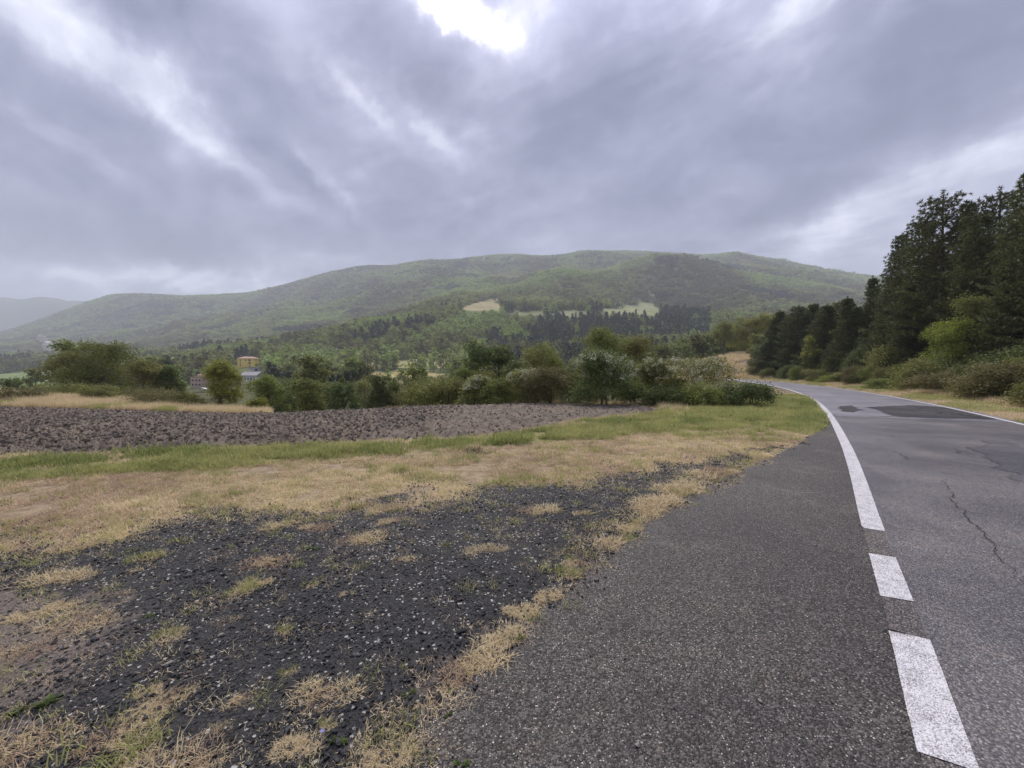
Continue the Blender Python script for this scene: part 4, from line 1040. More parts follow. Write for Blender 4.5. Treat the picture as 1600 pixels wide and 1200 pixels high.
B('dark_shrub', 'dark shrub just left of the first lower conifer', 'bush', 'dark shrubs at the road bend', 1204, 520, 74, 34, 'leaf_dark', 121, leaf=.2, n_cl=260, per=28, nl=8, base=.05, tr=.08)

# ------------------------------------------------------------------ houses in the valley
def plain(name, c, rough=.9, var=.12, sc=1.2):
    m, t = new_mat(name); n_ = t.noise(obj_coord(t), sc, 5, .6).outputs[0]
    finish(m, t, t.mix(t.ramp(n_, .3, .7), tuple(v * (1 - var) for v in c), tuple(min(1, v * (1 + var)) for v in c)), rough, n_, .3, .05); return m
M['ochre'] = plain('ochre_render', (.95, .68, .17)); M['pinkwall'] = plain('pink_stone', (.55, .41, .33)); M['white'] = plain('white_render', (.70, .69, .68))
M['tile'] = plain('roof_tile', (.40, .27, .20)); M['grey_roof'] = plain('grey_roof', (.33, .31, .31)); M['glass'] = plain('dark_window', (.03, .035, .04), .25)
M['shutter'] = plain('red_shutter', (.22, .07, .05)); M['concrete'] = plain('pale_concrete', (.48, .47, .46)); M['tarp'] = plain('white_sheet', (.8, .8, .8))
def box_obj(name, parent, mat, *bx, **kw):
    mb = MB(); mb.box(*bx); return link(name, mb.mesh(name, mat), parent, **kw)
def gable(name, parent, mat, w2, d2, z, rise, over=.5, hip=0.0):
    mb = MB(); X, D = w2 + over, d2 + over; hx = X * (1 - hip) if hip else X; t_ = .25
    V = [(-X, -D, z), (X, -D, z), (X, D, z), (-X, D, z), (-hx, 0, z + rise), (hx, 0, z + rise)]
    V2 = [(-X, -D, z - t_), (X, -D, z - t_), (X, D, z - t_), (-X, D, z - t_)]
    mb.add(V + V2, [(0, 1, 5, 4), (2, 3, 4, 5), (1, 2, 5), (3, 0, 4), (0, 6, 7, 1), (1, 7, 8, 2), (2, 8, 9, 3), (3, 9, 6, 0), (9, 8, 7, 6)])
    return link(name, mb.mesh(name, mat), parent)
def windows(parent, face_y, xs_, zs_, ww, wh, frame=True, shut=None, skip=()):
    for i, x0 in enumerate(xs_):
        for j, z0 in enumerate(zs_):
            if (i, j) in skip: continue
            wn_ = box_obj('window', parent, M['glass'], x0 - ww / 2, x0 + ww / 2, face_y - .04, face_y + .15, z0, z0 + wh)
            box_obj('sill', wn_, M['concrete'], x0 - ww / 2 - .12, x0 + ww / 2 + .12, face_y - .16, face_y + .1, z0 - .13, z0 - .01)
            if shut is not None:
                for sx in (-1, 1):
                    xa = x0 + sx * (ww / 2 + .04); xb = x0 + sx * (ww * .95)
                    box_obj('shutter', wn_, shut, min(xa, xb), max(xa, xb), face_y - .09, face_y - .01, z0, z0 + wh)
def house_root(name, label, cat, px, base_row, Y, rz=0.0):
    ys_ = np.linspace(Y * .72, Y * 1.3, 500); pr = project((px - 800) / 600 * ys_, ys_, zt((px - 800) / 600 * ys_, ys_))[1]
    vis = pr <= np.minimum.accumulate(pr) + .01
    Y = float(ys_[int(np.argmin(np.abs(pr - base_row) + np.where(vis, 0, 5) + np.abs(ys_ - Y) * .01))]); X = (px - 800) / 600 * Y; z = Z1(X, Y) + .4
    return empty(name, (X, Y, z), rz, 1.0, label=label, category=cat, group='buildings in the valley')
YH = 395
h1 = house_root('yellow_house', 'ochre yellow house with a hipped tile roof on the valley slope', 'house', 384.5, 574, YH, R(8)); h1.scale = (.87,) * 3
box_obj('wall', h1, M['ochre'], -8.6, 8.6, 0, 11, -6, 9.2); o = gable('roof', h1, M['tile'], 8.6, 5.5, 9.45, 2.3, .6, .55); o.location.y = 5.5
box_obj('chimney', o, M['tile'], .2, 1.1, -1.2, -.3, 1 + 9.2, 12.6)
windows(h1, 0, [-5.5, -.2], [1.0, 3.9, 6.7], 1.0, 1.5, skip=((1, 0), (1, 1)))
windows(h1, 0, [3.9], [3.6, 6.6], 1.3, 1.7, shut=M['shutter'])
box_obj('door', h1, M['shutter'], 3.4, 4.6, -.06, .1, .2, 2.5)
a1 = house_root('garage', 'low pale concrete garage in front of the ochre yellow house', 'building', 397, 581, 372, R(5))
box_obj('wall', a1, M['concrete'], -4.2, 4.2, 0, 5, -5, 3.1); box_obj('roof', a1, M['grey_roof'], -4.5, 4.5, -.3, 5.3, 3.103, 3.4); box_obj('door', a1, M['glass'], .8, 2.9, -.06, .1, 0, 2.4)
a2 = house_root('white_house', 'white house with a long grey roof below the ochre yellow house', 'house', 388, 600, 262, R(-10))
box_obj('wall', a2, M['white'], -5.6, 5.6, 0, 7, -5, 4.6); o = gable('roof', a2, M['grey_roof'], 5.6, 3.5, 4.85, 2.3, .5); o.location.y = 3.5
windows(a2, 0, [-2.2, -.2, 1.9, 4.0], [2.2], 1.0, 1.4); box_obj('chimney', o, M['white'], -3, -2.3, -.5, .3, 5.9, 8)
h2 = house_root('stone_house', 'pinkish stone house with a small roof turret and red shutters', 'house', 306, 606, 232, R(-14)); h2.scale = (.86,) * 3
box_obj('wall', h2, M['pinkwall'], -4.9, 4.9, 0, 8, -4, 6.9); box_obj('roof', h2, M['tile'], -5.2, 5.2, -.3, 8.3, 6.903, 7.25)
mb = MB(); mb.box(-1.6, 1.4, 2, 5, 7.253, 8.3); tu = link('turret', mb.mesh('turret', M['pinkwall']), h2)
mb = MB(); mb.add([(-1.9, 1.7, 8.303), (1.7, 1.7, 8.303), (1.7, 5.3, 8.303), (-1.9, 5.3, 8.303), (-.1, 3.5, 9.5)], [(0, 1, 4), (1, 2, 4), (2, 3, 4), (3, 0, 4), (3, 2, 1, 0)]); link('turret_roof', mb.mesh('turret_roof', M['tile']), tu)
windows(h2, 0, [-2.9, .3, 3.2], [1.2, 4.1], .9, 1.2, shut=M['shutter'])
a3 = house_root('white_tent', 'low white peaked canopy below the pinkish stone house', 'tent', 313.5, 613, 212)
mb = MB(); mb.add([(-3.2, 0, 1.2), (0, 0, 1.9), (3.2, 0, 1.2), (-3.2, 4, 1.2), (0, 4, 1.9), (3.2, 4, 1.2), (-3.2, 0, 1.0), (0, 0, 1.7), (3.2, 0, 1.0), (-3.2, 4, 1.0), (0, 4, 1.7), (3.2, 4, 1.0)],
    [(0, 1, 4, 3), (1, 2, 5, 4), (6, 9, 10, 7), (7, 10, 11, 8), (0, 6, 7, 1), (1, 7, 8, 2), (3, 4, 10, 9), (4, 5, 11, 10), (0, 3, 9, 6), (2, 8, 11, 5)]); link('canopy', mb.mesh('canopy', M['tarp']), a3)
for sx in (-3, 3):
    for sy in (.1, 3.9): box_obj('post', a3, M['concrete'], sx - .06, sx + .06, sy - .06, sy + .06, -3, 1.02)
# white little tower among the trees and two poles
a4 = house_root('white_tower', 'tiny narrow white tower showing among the trees right of the ochre house', 'tower', 527, 551, 400)
box_obj('shaft', a4, M['white'], -1.1, 1.1, -.8, .8, -6, 9.5); box_obj('cap', a4, M['white'], -1.6, 1.6, -1.0, 1.0, 9.503, 11.0)
for (px, row, Y, h, lb) in ((628, 512, 560, 10, 'pale utility pole on the wooded ridge above the valley field'), (882, 560, 300, 11, 'pale utility pole in front of the dark conifer belt')):
    a5 = house_root('utility_pole', lb, 'pole', px, row, Y); a5['group'] = 'utility poles in the woods'
    mb = MB(); mb.tube([(0, 0, -6), (0, 0, h)], [.28, .18], 8); link('post', mb.mesh('post', M['concrete']), a5); box_obj('crossarm', a5, M['concrete'], -1.1, 1.1, -.12, .12, h - 1.2, h - .9)
# pale landslip scar on the far slope: broken rock faces
rng = np.random.default_rng(77); mb = MB()
for k in range(26):
    f_ = k / 25; px = 66 + 14 * f_ + rng.normal() * 1.6; Y = 0
    ys_ = np.linspace(600, 2100, 300); row = 531 + 20 * f_ + rng.normal() * 1.5
    pr = project((px - 800) / 600 * ys_, ys_, zt((px - 800) / 600 * ys_, ys_))[1]; Y = ys_[int(np.argmin(np.abs(pr - row)))]
    X = (px - 800) / 600 * Y; z_ = Z1(X, Y); s_ = 7 + 9 * rng.random()
    V = rng.normal(size=(8, 3)); V /= np.linalg.norm(V, axis=1)[:, None]; c8 = np.array([(i & 1, i >> 1 & 1, i >> 2 & 1) for i in range(8)]) * 2 - 1
    V = c8 * (.5 + .3 * rng.random((8, 3))) * s_ * (1, .6, 1.1) + (X, Y, z_ + 6 + rng.random() * 7)
    mb.add(V, [(0, 2, 3, 1), (4, 5, 7, 6), (0, 1, 5, 4), (2, 6, 7, 3), (0, 4, 6, 2), (1, 3, 7, 5)])
link('rock_scar', mb.mesh('rock_scar', plain('pale_rock', (.46, .42, .36), .95, .3, .08)), kind='structure')

# ------------------------------------------------------------------ woods
def wood_tree(seed, kind, mat, n_cl, per, leaf, h=10.0, w_=7.0):
    rng = np.random.default_rng(seed)
    if kind == 'round':
        lobes = grow_lobes(rng, w_, h, 9, base=.12); P, T = blob_points(rng, lobes, n_cl, per, w_ * .09, .22, -.3)
    else:
        z = rng.random(n_cl) ** .75; th = rng.random(n_cl) * 6.28; rr = (1 - z) ** .8 * w_ * .5 * (.75 + .3 * rng.random(n_cl)) + .15
        C = np.stack([np.cos(th) * rr, np.sin(th) * rr, .8 + z * (h - .8)], 1)
        P = np.repeat(C, per, 0) + rng.normal(size=(n_cl * per, 3)) * .38; T = np.clip(np.repeat(rng.random(n_cl), per) * .6 + rng.random(n_cl * per) * .4, 0, 1)
    V, F, T = leaf_cards(rng, P, leaf, tint=T)
    mb = MB(); mb.tube([(0, 0, -2), (0, 0, h * .5), (0, 0, h * .8)], [.25, .16, .05], 5)
    Vt = np.concatenate(mb.V); Ft = [f for f in mb.F if len(f) == 4]
    n0 = len(V)
    return mesh_np('wood_tree', np.vstack([V, Vt]), [F, np.array(Ft) + n0], [mat, M['bark']], {'tint': ('FACE', np.r_[T, np.zeros(len(Ft))])}, False, np.r_[np.zeros(len(F), int), np.ones(len(Ft), int)])
near_protos = [wood_tree(300, 'round', M['wood_green'], 150, 16, .50), wood_tree(301, 'round', M['wood_green'], 150, 16, .50, 9, 8), wood_tree(302, 'round', M['wood_green'], 150, 16, .5, 12, 7),
               wood_tree(303, 'cone', M['wood_dark'], 170, 14, .50, 13, 5), wood_tree(304, 'cone', M['wood_dark'], 150, 14, .50, 11, 5.5)]
mid_protos = [wood_tree(310, 'round', M['wood_green_i'], 60, 7, 1.0), wood_tree(311, 'round', M['wood_green_i'], 60, 7, 1.0, 9, 8), wood_tree(312, 'round', M['wood_green_i'], 60, 7, 1.0, 12, 7),
              wood_tree(313, 'cone', M['wood_dark_i'], 60, 7, .9, 13, 5), wood_tree(314, 'cone', M['wood_dark_i'], 60, 7, .9, 11, 5.5)]
def grove(seed, mat, n=4):
    rng = np.random.default_rng(seed); Vs, Fs, Ts, k = [], [], [], 0
    for i in range(n):
        a = rng.random() * 6.28; r_ = 6.5 * math.sqrt(rng.random()) if n > 1 else 0; h = 9 + 4 * rng.random(); w_ = 8 + 3 * rng.random()
        lobes = grow_lobes(rng, w_, h, 5, base=.1); P, T = blob_points(rng, lobes, 26, 4, w_ * .1, .18, -.1)
        P = P + (math.cos(a) * r_ * 1.1, math.sin(a) * r_ * 1.1, 0); T = np.clip(T * .7 + rng.random() * .35, 0, 1)
        V, F, T = leaf_cards(rng, P, 2.0, tint=T); Vs.append(V); Fs.append(F + k); Ts.append(T); k += len(V)
    return mesh_np('grove', np.concatenate(Vs), np.concatenate(Fs), mat, {'tint': ('FACE', np.concatenate(Ts))})
far_protos = [grove(s_, M['wood_green_i']) for s_ in (320, 321, 322, 323)] + [grove(s_, M['wood_dark_i']) for s_ in (324, 325)]

rng = np.random.default_rng(9)
def sample(n, y0, y1, p0, p1):
    Y = np.sqrt(rng.random(n) * (y1 ** 2 - y0 ** 2) + y0 ** 2); px = p0 + (p1 - p0) * rng.random(n)
    x_ = (px - 800) / 600 * Y; return x_, Y
def area(y0, y1, p0, p1): return (p1 - p0) / 600 * (y1 ** 2 - y0 ** 2) / 2
HOUSES = [(384.5, 400, 20), (397, 372, 12), (388, 265, 18), (306, 232, 22), (313, 212, 16), (527, 400, 4), (628, 560, 2), (882, 300, 2)]
hrow = {384.5: 574, 397: 585, 388: 600, 306: 608, 313: 614, 527: 551, 628: 520, 882: 556}
def ok_trees(x_, Y, hmax):
    z_ = zt(x_, Y); px, py = project(x_, Y, z_)
    k = clear_col(x_, Y, z_) < 0
    for (hp, hy, hw) in HOUSES:
        k &= ~((np.abs(px - hp) < hw) & (Y > hy - 75) & (Y < hy + 14))
        k &= ~((np.abs(px - hp) < hw + (2400 if hw > 10 else 800) / Y) & (Y < hy) & (project(x_, Y, z_ + 22 * np.where(Y < 130, .7, 1))[1] < hrow[hp]))
    # trees must not hide the clearings: keep the slope just in front of each one low
    top = project(x_, Y, z_ + hmax)[1]
    for (nm, P, y0, y1, c) in CLEAR:
        if nm in ('valley', 'terrace', 'pale', 'tan', 'meadow'): k &= ~((inpoly(px, top + 1, P) | inpoly(px, top + 5, P)) & (Y < y1) & (rng.random(len(Y)) < np.where(Y > y0 - 120, .99, .9)))
    k &= ~((px > 1000) & (px < 1200) & (Y < 135))                    # bank at the bend
    if np.any(Y < 140):
        nr = Y < 140; d = np.full(len(Y), 99.); d[nr] = np.abs(seg_dist(x_[nr], Y[nr], MIDC)); k &= d > 8
    return k, z_, px, py
s1 = 7.4; n = int(area(40, 700, -350, 1500) / s1 ** 2)
x_, Y = sample(n, 40, 700, -350, 1500); k, z_, px, py = ok_trees(x_, Y, 14.0)
k &= ~((px < 112) & (Y < 330) & (rng.random(len(Y)) < .93)); k &= ~((Y < 52) & ((px < 640) | (px > 1010)))
con = ((px > 840) & (px < 1110) & (Y > 420) & (Y < 660)) | ((vn(x_ / 60, Y / 60, 5) > .74)) | ((px > 760) & (px < 880) & (Y > 300) & (Y < 500) & (vn(x_ / 30, Y / 30, 6) > .5))
con &= rng.random(n) < .85
hs = (.75 + .6 * rng.random(n)) * (1 + .35 * sstep(Y, 180, 350)); hs[Y < 130] *= .7
top = project(x_, Y, z_ + 10 * hs)[1]
vis_cut = np.interp(px, [-400, 60, 90, 290, 320, 395, 400, 660, 720, 1000, 1010, 1130, 1200, 1500], [612, 612, 560, 575, 590, 575, 598, 600, 612, 612, 600, 575, 500, 480])
k &= top < vis_cut + 6
x_, Y, z_, px, con, hs, top = [a[k] for a in (x_, Y, z_, px, con, hs, top)]
idx = np.where(con, 3 + (rng.random(len(x_)) < .4), rng.integers(0, 3, len(x_)))
inview = (px > -10) & (px < 1340)
order = np.argsort(np.where(inview, Y, 1e9)); ind = order[:280]; rest = np.setdiff1d(np.arange(len(x_)), ind)
zones = [(20, 'at the left edge by the pale meadow'), (75, 'between the small round bush and the dark tree group'), (150, 'behind the left half of the dark tree group'), (230, 'behind the right half of the dark tree group'), (290, 'just left of the pinkish stone house'), (330, 'around the pinkish stone house'),
         (372, 'between the pinkish stone house and the ochre house'), (410, 'around the ochre house'), (460, 'just right of the ochre house'), (515, 'left of the tiny white tower'), (545, 'right by the tiny white tower'), (600, 'over the left part of the tan valley field'), (650, 'over the right part of the tan valley field'),
         (720, 'behind the left end of the hedge'), (790, 'behind the tall narrow tree of the hedge'), (850, 'behind the broad brownish tree'), (905, 'around the pale pole before the conifer belt'), (960, 'behind the tall rounded hedge tree'), (1010, 'just right of the tall rounded hedge tree'), (1060, 'behind the rounded flowering bush'), (1110, 'behind the spreading flowering bush'), (1150, 'just left of the yellowing bank trees'), (2000, 'behind the lower conifers')]
recs = []
for i in ind:
    zn = ('low ' if Y[i] < 105 else 'high ') + next(w_ for lim, w_ in zones if px[i] < lim); kn = 'dark conifer' if idx[i] > 2 else 'green tree'
    recs.append((kn, zn, px[i], i)); continue
by = {}
for kn, zn, p_, i in recs: by.setdefault((kn, zn), []).append((p_, i))
ORD = ['leftmost', 'second from left', 'third from left', 'fourth from left', 'fifth from left', 'sixth from left', 'seventh from left']
for (kn, zn), mem in by.items():
  mem.sort(); nm_ = len(mem)
  for q_, (p_, i) in enumerate(mem):
    zl = zn if nm_ == 1 or nm_ > 8 else '%s, %s' % (zn, 'rightmost' if q_ == nm_ - 1 else ORD[q_])
    o = link('conifer' if idx[i] > 2 else 'woodland_tree', near_protos[idx[i]], None, (x_[i], Y[i], z_[i] - .5), rng.random() * 6.28, hs[i],
             label='%s %s' % (kn, zl), category='tree', group='%ss %s' % (kn, zn))
it = np.clip(.5 + 1.2 * fbm(x_ / 60, Y / 90, 4, 55) + .28 * rng.normal(size=len(x_)), 0, 1)
def rots(n): return np.stack([np.zeros(n), np.zeros(n), rng.random(n) * 6.28], 1)
scatter('valley_woodland', np.stack([x_, Y, z_ - .5], 1)[rest], rots(len(rest)), hs[rest], idx[rest], it[rest], mid_protos, kind='stuff', label='dense mixed woodland covering the valley slopes')
n = int(area(700, 1300, -400, 1500) / 11.0 ** 2)
xa, Ya = sample(n, 700, 1300, -400, 1500)
n = int(area(1300, 2330, -400, 1500) / 15.5 ** 2)
xb, Yb = sample(n, 1300, 2330, -400, 1500)
xx, YY = np.r_[xa, xb], np.r_[Ya, Yb]; k, z_, px, py = ok_trees(xx, YY, 12.0)
xx, YY, z_, px = xx[k], YY[k], z_[k], px[k]
hs = np.where(YY < 1300, .85, 1.1) * (.8 + .4 * rng.random(len(xx)))
hs *= 1 - .35 * sstep(YY, 1900, 2200)
it = np.clip(.5 + 1.5 * fbm(xx / 150, YY / 230, 5, 56, .6) + .22 * rng.normal(size=len(xx)), 0, 1)
idx = np.where(fbm(xx / 120, YY / 120, 3, 57) > .45, 4 + rng.integers(0, 2, len(xx)), rng.integers(0, 4, len(xx)))
scatter('hillside_forest', np.stack([xx, YY, z_ - .6], 1), rots(len(xx)), hs, idx, it, far_protos, kind='stuff', label='broadleaf forest covering the far hills')

# ------------------------------------------------------------------ clods on the ploughed field
fx0, fx1 = -60, 7.5
def field_h(x, y):
    c = np.abs(fbm(x * 3.0, y * 4.0, 5, 61, .78)); d = fbm(x * .7 + y * .2, y * 1.3, 3, 62)
    fur = np.sin((y + .12 * x + .5 * fbm(x * .4, y * .4, 2, 63)) * 2 * pi / .85)
    return .04 + .26 * c + .06 * d + .028 * fur
angs = np.linspace(math.atan2(-60, 7), math.atan2(7.6, 10), 1150); rr_ = [7.0]
while rr_[-1] < 66: rr_.append(rr_[-1] + max(.07, min(.3, rr_[-1] * .006)))
rr_ = np.array(rr_)
# grid in X/Y slopes: columns by bearing, rows by depth
us = np.linspace(-2.6, .62, 1000); ysf = np.arange(6.9, 23.6, .085)
U, YYf = np.meshgrid(us, ysf); x = (U * YYf).ravel(); y = YYf.ravel()
sd = sd_poly(x, y, FIELD) + .18 * fbm(x * 1.5, y * 1.5, 3, 64)
keep = sd > -.02
ii = np.arange(len(x)).reshape(U.shape); qd = np.stack([ii[:-1, :-1], ii[:-1, 1:], ii[1:, 1:], ii[1:, :-1]], -1).reshape(-1, 4)
qd = qd[keep[qd].all(1)]; used, inv = np.unique(qd, return_inverse=True)
x, y, sd = x[used], y[used], sd[used]
smoothz = 1 - .35 * sstep(x, -4, 3)
z = zt(x, y) + .006 + field_h(x, y) * smoothz * sstep(sd, 0, .5) * .9
link('ploughed_field', mesh_np('ploughed_field', np.stack([x, y, z], 1), inv.reshape(-1, 4), M['plough'], None, True), kind='structure')
def ico(sub):
    import bmesh
    bm = bmesh.new(); bmesh.ops.create_icosphere(bm, subdivisions=sub, radius=1.0)
    V = np.array([v.co[:] for v in bm.verts]); F = np.array([[v.index for v in f.verts] for f in bm.faces]); bm.free(); return V, F
I1, I2 = ico(1), ico(2)
def rock(seed, I, mat, rough=.35, sq=(1, .8, .6)):
    rng = np.random.default_rng(seed); V, F = I; V = V.copy()
    for _ in range(5):                                              # chop flat faces
        d = rng.normal(size=3); d /= np.linalg.norm(d); c = .45 + .4 * rng.random(); t_ = V @ d; V = V - np.clip(t_ - c, 0, None)[:, None] * d
    V = V * (1 + rough * .3 * rng.normal(size=(len(V), 1))) * sq
    return mesh_np('stone', V, F, mat)
clods = [rock(400 + i, I2, M['clod'], .42, (1, .8, .65)) for i in range(5)]
n = 110000; u_ = -2.3 + 2.9 * rng.random(n); Y = np.sqrt(rng.random(n) * (23 ** 2 - 7 ** 2) + 49); x_ = u_ * Y
sd = sd_poly(x_, Y, FIELD); k = (sd > .05) & (rng.random(n) < np.where(x_ > -3, .45, .95)); x_, Y, sd = x_[k], Y[k], sd[k]
sz = (.012 + .058 * rng.random(len(x_)) ** 3.8) * np.where(x_ > -2, .7, 1.0)
zc2 = zt(x_, Y) + .006 + field_h(x_, Y) * (1 - .35 * sstep(x_, -4, 3)) * sstep(sd, 0, .5) * .9
scatter('soil_clods', np.stack([x_, Y, zc2 + sz * .2], 1), rng.random((len(x_), 3)) * 6.28, sz, rng.integers(0, 5, len(x_)), rng.random(len(x_)), clods, kind='stuff', label='clods of ploughed brown soil')

# ------------------------------------------------------------------ gravel
stones = [rock(420 + i, I1, M['stone_dark'], .3, (1, .75, .45)) for i in range(5)] + [rock(430 + i, I1, M['stone_pale'], .3, (1, .8, .55)) for i in range(2)]
n = 130000; u_ = -1.7 + 2.6 * rng.random(n); Y = .95 * (9.3 / .95) ** (rng.random(n)) ; x_ = u_ * Y
sd = gravel_sd(x_, Y)
earth = np.clip(1.05 - sstep(x_ + .25 * Y, -2.6, -.9), 0, 1) * (1 - sstep(Y, 2.2, 3.4))
bare = fbm(x_ * 1.1, Y * 1.1, 3, 71)
k = (sd > -.55 * rng.random(n) ** 2.5 * np.where(np.abs(seg_dist(x_, Y, EDGE)) < .7, .22, 1.0)) & (rng.random(n) < (1 - .7 * earth) * np.clip(.75 + bare, .3, 1)); x_, Y = x_[k], Y[k]
sz = (.0038 + .012 * rng.random(len(x_)) ** 3) * (.8 + .12 * Y)
big = rng.random(len(x_)) < .012; sz[big] *= 1.6
pale = rng.random(len(x_)) < .05; idx = np.where(pale, 5 + rng.integers(0, 2, len(x_)), rng.integers(0, 5, len(x_))); sz[pale] *= .55
rt = np.stack([rng.normal(size=len(x_)) * .35, rng.normal(size=len(x_)) * .35, rng.random(len(x_)) * 6.28], 1)
scatter('gravel', np.stack([x_, Y, .008 + sz * .25], 1), rt, sz, idx, rng.random(len(x_)), stones, kind='stuff', label='loose dark chippings mixed with a few pale stones')
# grit lying on the asphalt
n = 5000; u_ = -1.0 + 2.4 * rng.random(n); Y = 1.0 * 11 ** rng.random(n); x_ = u_ * Y
de = seg_dist(x_, Y, EDGE); dl = seg_dist(x_, Y, LLINE)
k = ((de < 0) & (dl < -.1) & (rng.random(n) < .12 + .8 * np.exp(de / .25)))
# EDGE runs towards the viewer, so its left hand is the asphalt
x_, Y = x_[k], Y[k]; sz = .003 + .006 * rng.random(len(x_)) ** 2
scatter('loose_grit', np.stack([x_, Y, .008 + sz * .3], 1), rng.random((len(x_), 3)) * 6.28, sz, np.where(rng.random(len(x_)) < .45, 5, 1), rng.random(len(x_)), stones, kind='stuff', label='loose grit lying on the lay-by asphalt')

# ------------------------------------------------------------------ grass
def tuft(seed, n, h, spread, lean, mat, width=.0028, segs=2, flat_=0.0, curl=.5):
    rng = np.random.default_rng(seed); V = []; F = []; T = []; k = 0
    for i in range(n):
        a = rng.random() * 6.28; r_ = spread * math.sqrt(rng.random()); p = np.array((math.cos(a) * r_, math.sin(a) * r_, -.004))
        d = rng.random() * 6.28; L = h * (.45 + .75 * rng.random()); tilt = lean * (.3 + rng.random()); 
        dirh = np.array((math.cos(d), math.sin(d), 0)); side = np.array((-math.sin(d), math.cos(d), 0)) * width * (.6 + .8 * rng.random())
        pts = []
        for s_ in np.linspace(0, 1, segs + 1):
            th = min(tilt * (1 + curl * s_), 1.62); pts.append(p.copy()); p = p + (dirh * math.sin(th) + np.array((0, 0, math.cos(th)))) * L / segs
            p[2] = max(p[2], .003)
        for j, q_ in enumerate(pts[:-1]):
            w_ = 1 - .25 * j; V += [q_ - side * w_, q_ + side * w_]
        V.append(pts[-1])
        for j in range(segs - 1): F.append([k + 2 * j, k + 2 * j + 1, k + 2 * j + 3, k + 2 * j + 2])
        F.append([k + 2 * (segs - 1), k + 2 * (segs - 1) + 1, k + 2 * segs]); T += [rng.random()] * segs
        k += 2 * segs + 1
    me = bpy.data.meshes.new('tuft'); me.from_pydata([tuple(v) for v in V], [], F); me.materials.append(mat)
    at_ = me.attributes.new('tint', 'FLOAT', 'FACE'); at_.data.foreach_set('value', np.array(T, np.float32)); me.update(); return me
dry = [tuft(500 + i, 26, .050, .075, 1.25, M['straw'], .0019) for i in range(3)] + [tuft(505 + i, 26, .045, .08, 1.3, M['straw_pink'], .0019) for i in range(2)]
grn = [tuft(510 + i, 26, .075, .07, .75, M['blade_green'], .0026) for i in range(3)] + [tuft(515 + i, 28, .07, .07, .8, M['blade_lush'], .003) for i in range(2)]
tall = [tuft(520 + i, 30, .42, .16, .45, M['straw'], .006, 3) for i in range(3)] + [tuft(525, 26, .32, .14, .5, M['blade_green'], .007, 3)]
GRS = dry + grn + tall        # 0-4 dry, 5-9 green, 10-12 tall dry, 13 tall green

def grass_points(n, u0, u1, y0, y1, power=1.0):
    u_ = u0 + (u1 - u0) * rng.random(n); Y = (y0 ** power + rng.random(n) * (y1 ** power - y0 ** power)) ** (1 / power)
    return u_ * Y, Y
# verge between gravel and field
x_, Y = grass_points(190000, -1.8, .95, 3.3, 26, 1.1)
gr = gravel_sd(x_, Y); fsd = sd_poly(x_, Y, FIELD) + .18 * fbm(x_ * 1.5, Y * 1.5, 3, 64)
de = seg_dist(x_, Y, EDGE); dr = seg_dist(x_, Y, LLINE)
hole = fbm(x_ * 1.6, Y * 1.6, 4, 81)
k = (gr < .04 + .38 * rng.random(len(Y)) ** 4 * (Y > 3)) & (fsd < .12) & (dr < -.16 - .1 * rng.random(len(Y))) & ~((de < .0) & (Y < flat(1296, 657)[1] + .3) & (de > -30) & (np.abs(de) < 12)) & (hole > -.34)
k &= ~((Y > 17.5) & (x_ < 8.5))
x_, Y, fsd, gr = x_[k], Y[k], fsd[k], gr[k]
g = green_amt(x_, Y); isg = rng.random(len(x_)) < np.clip(g * .85 * (.70 + 1.7 * fbm(x_ * 1.3, Y * 2.2, 4, 183)), .03 + .16 * sstep(fbm(x_ * 1.1, Y * 1.8, 4, 283), .15, .5), .82)
lush = (fbm(x_ * .5, Y * .5, 3, 83) + .35 * (x_ < -6) + .25 * (x_ > 7)) > .22
idx = np.where(isg, np.where(lush & (rng.random(len(x_)) < .75), 8 + rng.integers(0, 2, len(x_)), 5 + rng.integers(0, 3, len(x_))), np.where(fbm(x_ * .8, Y * .8, 3, 84) + .3 * rng.normal(size=len(x_)) > .1, 3 + rng.integers(0, 2, len(x_)), rng.integers(0, 3, len(x_))))
sc = (.6 + .5 * rng.random(len(x_)) + .9 * np.clip(fbm(x_ * 2.6, Y * 2.6, 4, 185), 0, 1) + .5 * (rng.random(len(x_)) < .06)) * (1 + .035 * Y); sc = sc * np.where(isg, 1.0 + .5 * g, .95)
fe = np.abs(fsd) < .3; sc[fe] *= 1.25
it = np.clip(.55 + 1.1 * fbm(x_ * 1.4, Y * 2.6, 5, 85, .7) + .36 * rng.normal(size=len(x_)), 0, 1)
zz = zt(x_, Y) + .002
rt = np.stack([rng.normal(size=len(x_)) * .12, rng.normal(size=len(x_)) * .12, rng.random(len(x_)) * 6.28], 1)
scatter('verge_grass', np.stack([x_, Y, zz], 1), rt, sc, idx, it, GRS, kind='stuff', label='short dry and green grass on the verge')
# right verge, dry
n = 60000; ii = rng.integers(0, len(RLINE) - 1, n); of = .25 + 5.0 * rng.random(n); P = RLINE[ii] + (RLINE[ii + 1] - RLINE[ii]) * rng.random(n)[:, None]
T = RLINE[ii + 1] - RLINE[ii]; T /= np.linalg.norm(T, axis=1)[:, None]; P = P + np.stack([T[:, 1], -T[:, 0]], 1) * of[:, None]
k = (P[:, 1] > 5) & (P[:, 1] < 95) & (P[:, 0] < 1.75 * P[:, 1]) & ((rng.random(n) < 18 / np.maximum(P[:, 1], 8)))
x_, Y, of = P[k, 0], P[k, 1], of[k]
isg = (fbm(x_ * .6, Y * .6, 3, 91) > .10) & (rng.random(len(x_)) < .4)
idx = np.where(of > 2.6, np.where(rng.random(len(x_)) < .5, 10 + rng.integers(0, 3, len(x_)), rng.integers(0, 5, len(x_))), np.where(isg, 5 + rng.integers(0, 3, len(x_)), rng.integers(0, 5, len(x_))))
